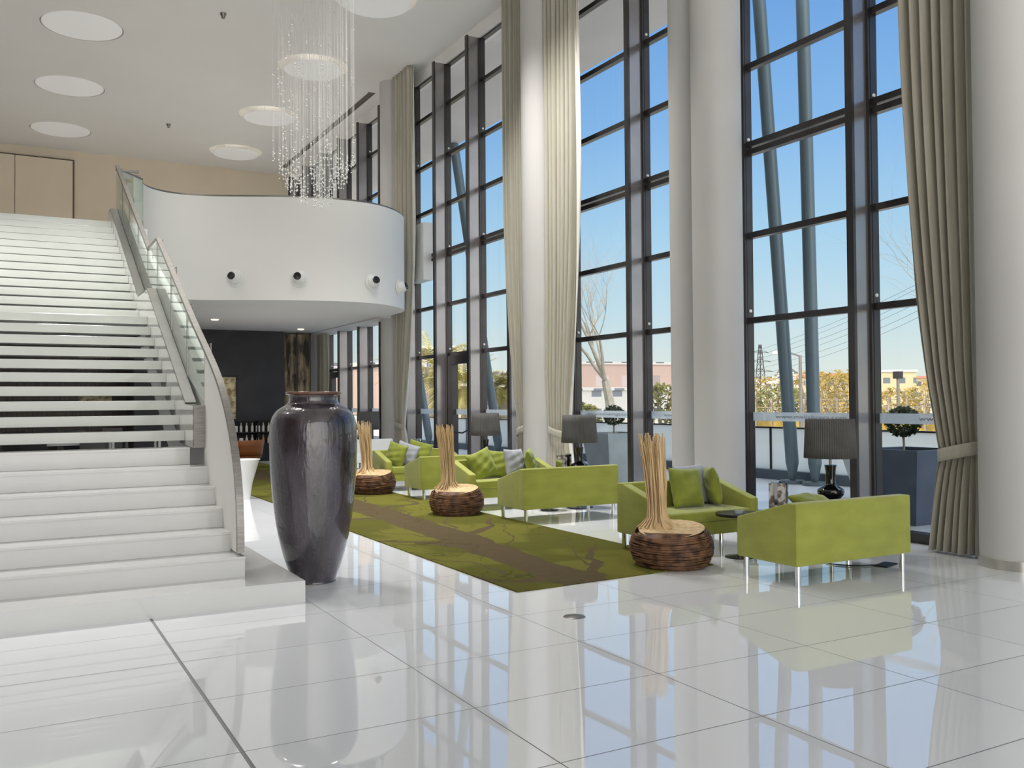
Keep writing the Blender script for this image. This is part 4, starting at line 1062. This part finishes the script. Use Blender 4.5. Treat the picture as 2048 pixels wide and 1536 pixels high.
# fence beyond the terrace, with a plain block coloured as a hedge
x0, y0 = at(1480, 44); x1, y1 = at(1960, 40)
t = thing('boundary_fence', 'wire fence along a low brown hedge beyond the terrace', 'fence', (0,0,-.6))
mb = MB(); n = 14
for k in range(n+1):
    a = k/n; px, py = x0+(x1-x0)*a, y0+(y1-y0)*a; mb.box(px-.04, px+.04, py-.04, py+.04, 0, 2.1)
for z in (1.3, 1.7, 2.05): mb.tube([(x0,y0,z),(x1,y1,z)], .02, 4)
mb.obj('fence_wire', M['twig'], t)
MB().add([(x0,y0,0),(x1,y1,0),(x1,y1,1.05),(x0,y0,1.05),(x0+.2,y0+.2,0),(x1+.2,y1+.2,0),(x1+.2,y1+.2,1.05),(x0+.2,y0+.2,1.05)], [(0,1,2,3),(4,7,6,5),(3,2,6,7),(0,3,7,4),(1,5,6,2)]).obj('low_hedge', M['bush'], t)

# ---------------------------------------------------------------- world, sun, camera
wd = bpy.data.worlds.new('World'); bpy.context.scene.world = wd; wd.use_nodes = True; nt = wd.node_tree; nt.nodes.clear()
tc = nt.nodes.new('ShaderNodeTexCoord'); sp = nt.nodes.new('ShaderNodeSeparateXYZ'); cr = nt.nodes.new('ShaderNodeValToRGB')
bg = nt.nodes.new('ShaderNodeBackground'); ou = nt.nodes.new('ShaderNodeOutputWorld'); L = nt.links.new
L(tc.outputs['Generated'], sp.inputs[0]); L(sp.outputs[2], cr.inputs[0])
el = cr.color_ramp.elements
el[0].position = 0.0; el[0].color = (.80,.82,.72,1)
el[1].position = 1.0; el[1].color = (2.0,2.1,2.2,1)  # overhead sky brightened out of view to light terrace and floor
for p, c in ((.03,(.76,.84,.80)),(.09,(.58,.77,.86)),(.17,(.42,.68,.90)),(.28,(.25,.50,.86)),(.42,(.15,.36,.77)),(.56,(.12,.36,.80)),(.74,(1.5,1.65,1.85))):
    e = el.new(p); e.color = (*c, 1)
# extra brightness added to the sky behind the camera (-x -y) to light the room
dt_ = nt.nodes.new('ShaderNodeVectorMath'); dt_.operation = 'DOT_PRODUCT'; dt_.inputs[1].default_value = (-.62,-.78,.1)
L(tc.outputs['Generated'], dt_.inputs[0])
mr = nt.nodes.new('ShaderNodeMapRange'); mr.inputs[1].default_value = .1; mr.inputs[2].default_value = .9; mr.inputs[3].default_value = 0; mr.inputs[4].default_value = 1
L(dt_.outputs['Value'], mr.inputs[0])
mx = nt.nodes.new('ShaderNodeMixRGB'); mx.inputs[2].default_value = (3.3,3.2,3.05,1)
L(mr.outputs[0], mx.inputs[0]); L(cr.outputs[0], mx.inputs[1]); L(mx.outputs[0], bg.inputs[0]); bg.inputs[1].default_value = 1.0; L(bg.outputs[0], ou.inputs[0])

def up_fill(nm, loc, sx, sy, e, col=(1,.95,.88)):  # area lamp pointing up, added as fill without a fixture
    l = bpy.data.lights.new(nm, 'AREA'); l.shape = 'RECTANGLE'; l.size = sx; l.size_y = sy; l.energy = e; l.color = col
    o = bpy.data.objects.new(nm, l); C.objects.link(o); o.location = loc; o.rotation_euler = (pi, 0, 0); return o
up_fill('lobby_fill', (4.2, -2.5, 2.6), 7, 9, 310)  # fill added behind the camera to lift the ceiling
for cx, cy in recs:
    l = bpy.data.lights.new('recess_fill', 'AREA'); l.shape = 'DISK'; l.size = 1.2; l.energy = (215 if cy < 15 else 20); l.spread = radians(95); l.color = (1,.98,.95)  # fill lamp added under each ceiling recess to brighten floor and room
    o = bpy.data.objects.new('recess_fill', l); C.objects.link(o); o.location = (cx, cy, ZC-.13)
for cx, cy in recs:
    if cx < 5 or cy < 14: continue
    l = bpy.data.lights.new('cove_lamp', 'AREA'); l.shape = 'DISK'; l.size = 1.1; l.energy = 3.0; l.color = (1,.93,.80)
    o = bpy.data.objects.new('cove_lamp', l); C.objects.link(o); o.location = (cx, cy, ZC-.05); o.rotation_euler = (pi, 0, 0)
for x, y in ((1.4,22),(4.3,20.5),(5.0,23.5),(6.9,22),(1.8,27)):
    l = bpy.data.lights.new('lounge_fill', 'AREA'); l.shape = 'DISK'; l.size = .5; l.energy = 7; l.spread = radians(120); l.color = (1,.93,.84)  # fill added to brighten the lounge, apart from the downlight fixtures
    o = bpy.data.objects.new('lounge_fill', l); C.objects.link(o); o.location = (x, y, ZB-.03)
up_fill('lounge_up_fill', (5.3, 20.3, 1.0), 1.5, 4, 16)  # fill added to lift the soffit under the balcony
up_fill('gallery_fill', (5.6, 23.0, 4.62), 3, 10, 40)  # fill added behind the parapet to lift the far ceiling
s = bpy.data.lights.new('sun', 'SUN'); s.energy = 4.2; s.angle = radians(.6); s.color = (1,.88,.70)
so = bpy.data.objects.new('sun', s); C.objects.link(so); so.rotation_euler = Vector((.86,-.12,-.50)).to_track_quat('-Z','Y').to_euler()

cam = bpy.data.cameras.new('camera'); co = bpy.data.objects.new('camera', cam); C.objects.link(co)
cam.sensor_width = 36; cam.lens = 36*1838.5/2048; cam.clip_start = .05; cam.clip_end = 2000
Rv = Vector((0.8749157890146968,-0.4842158672605701,-0.007573376121954458)); Uv = Vector((-0.0022781710579439134,-0.019753765186000305,0.9998022798021652)); Fv = Vector((0.48426973069707896,0.8747255470455121,0.018386007628310747))
co.matrix_world = Matrix(((Rv.x,Uv.x,-Fv.x,0),(Rv.y,Uv.y,-Fv.y,0),(Rv.z,Uv.z,-Fv.z,1.5),(0,0,0,1)))
sc = bpy.context.scene; sc.camera = co
sc.view_settings.view_transform = 'Standard'; sc.view_settings.look = 'None'; sc.view_settings.exposure = 0.0; sc.view_settings.gamma = 1
sc.view_settings.use_curve_mapping = False
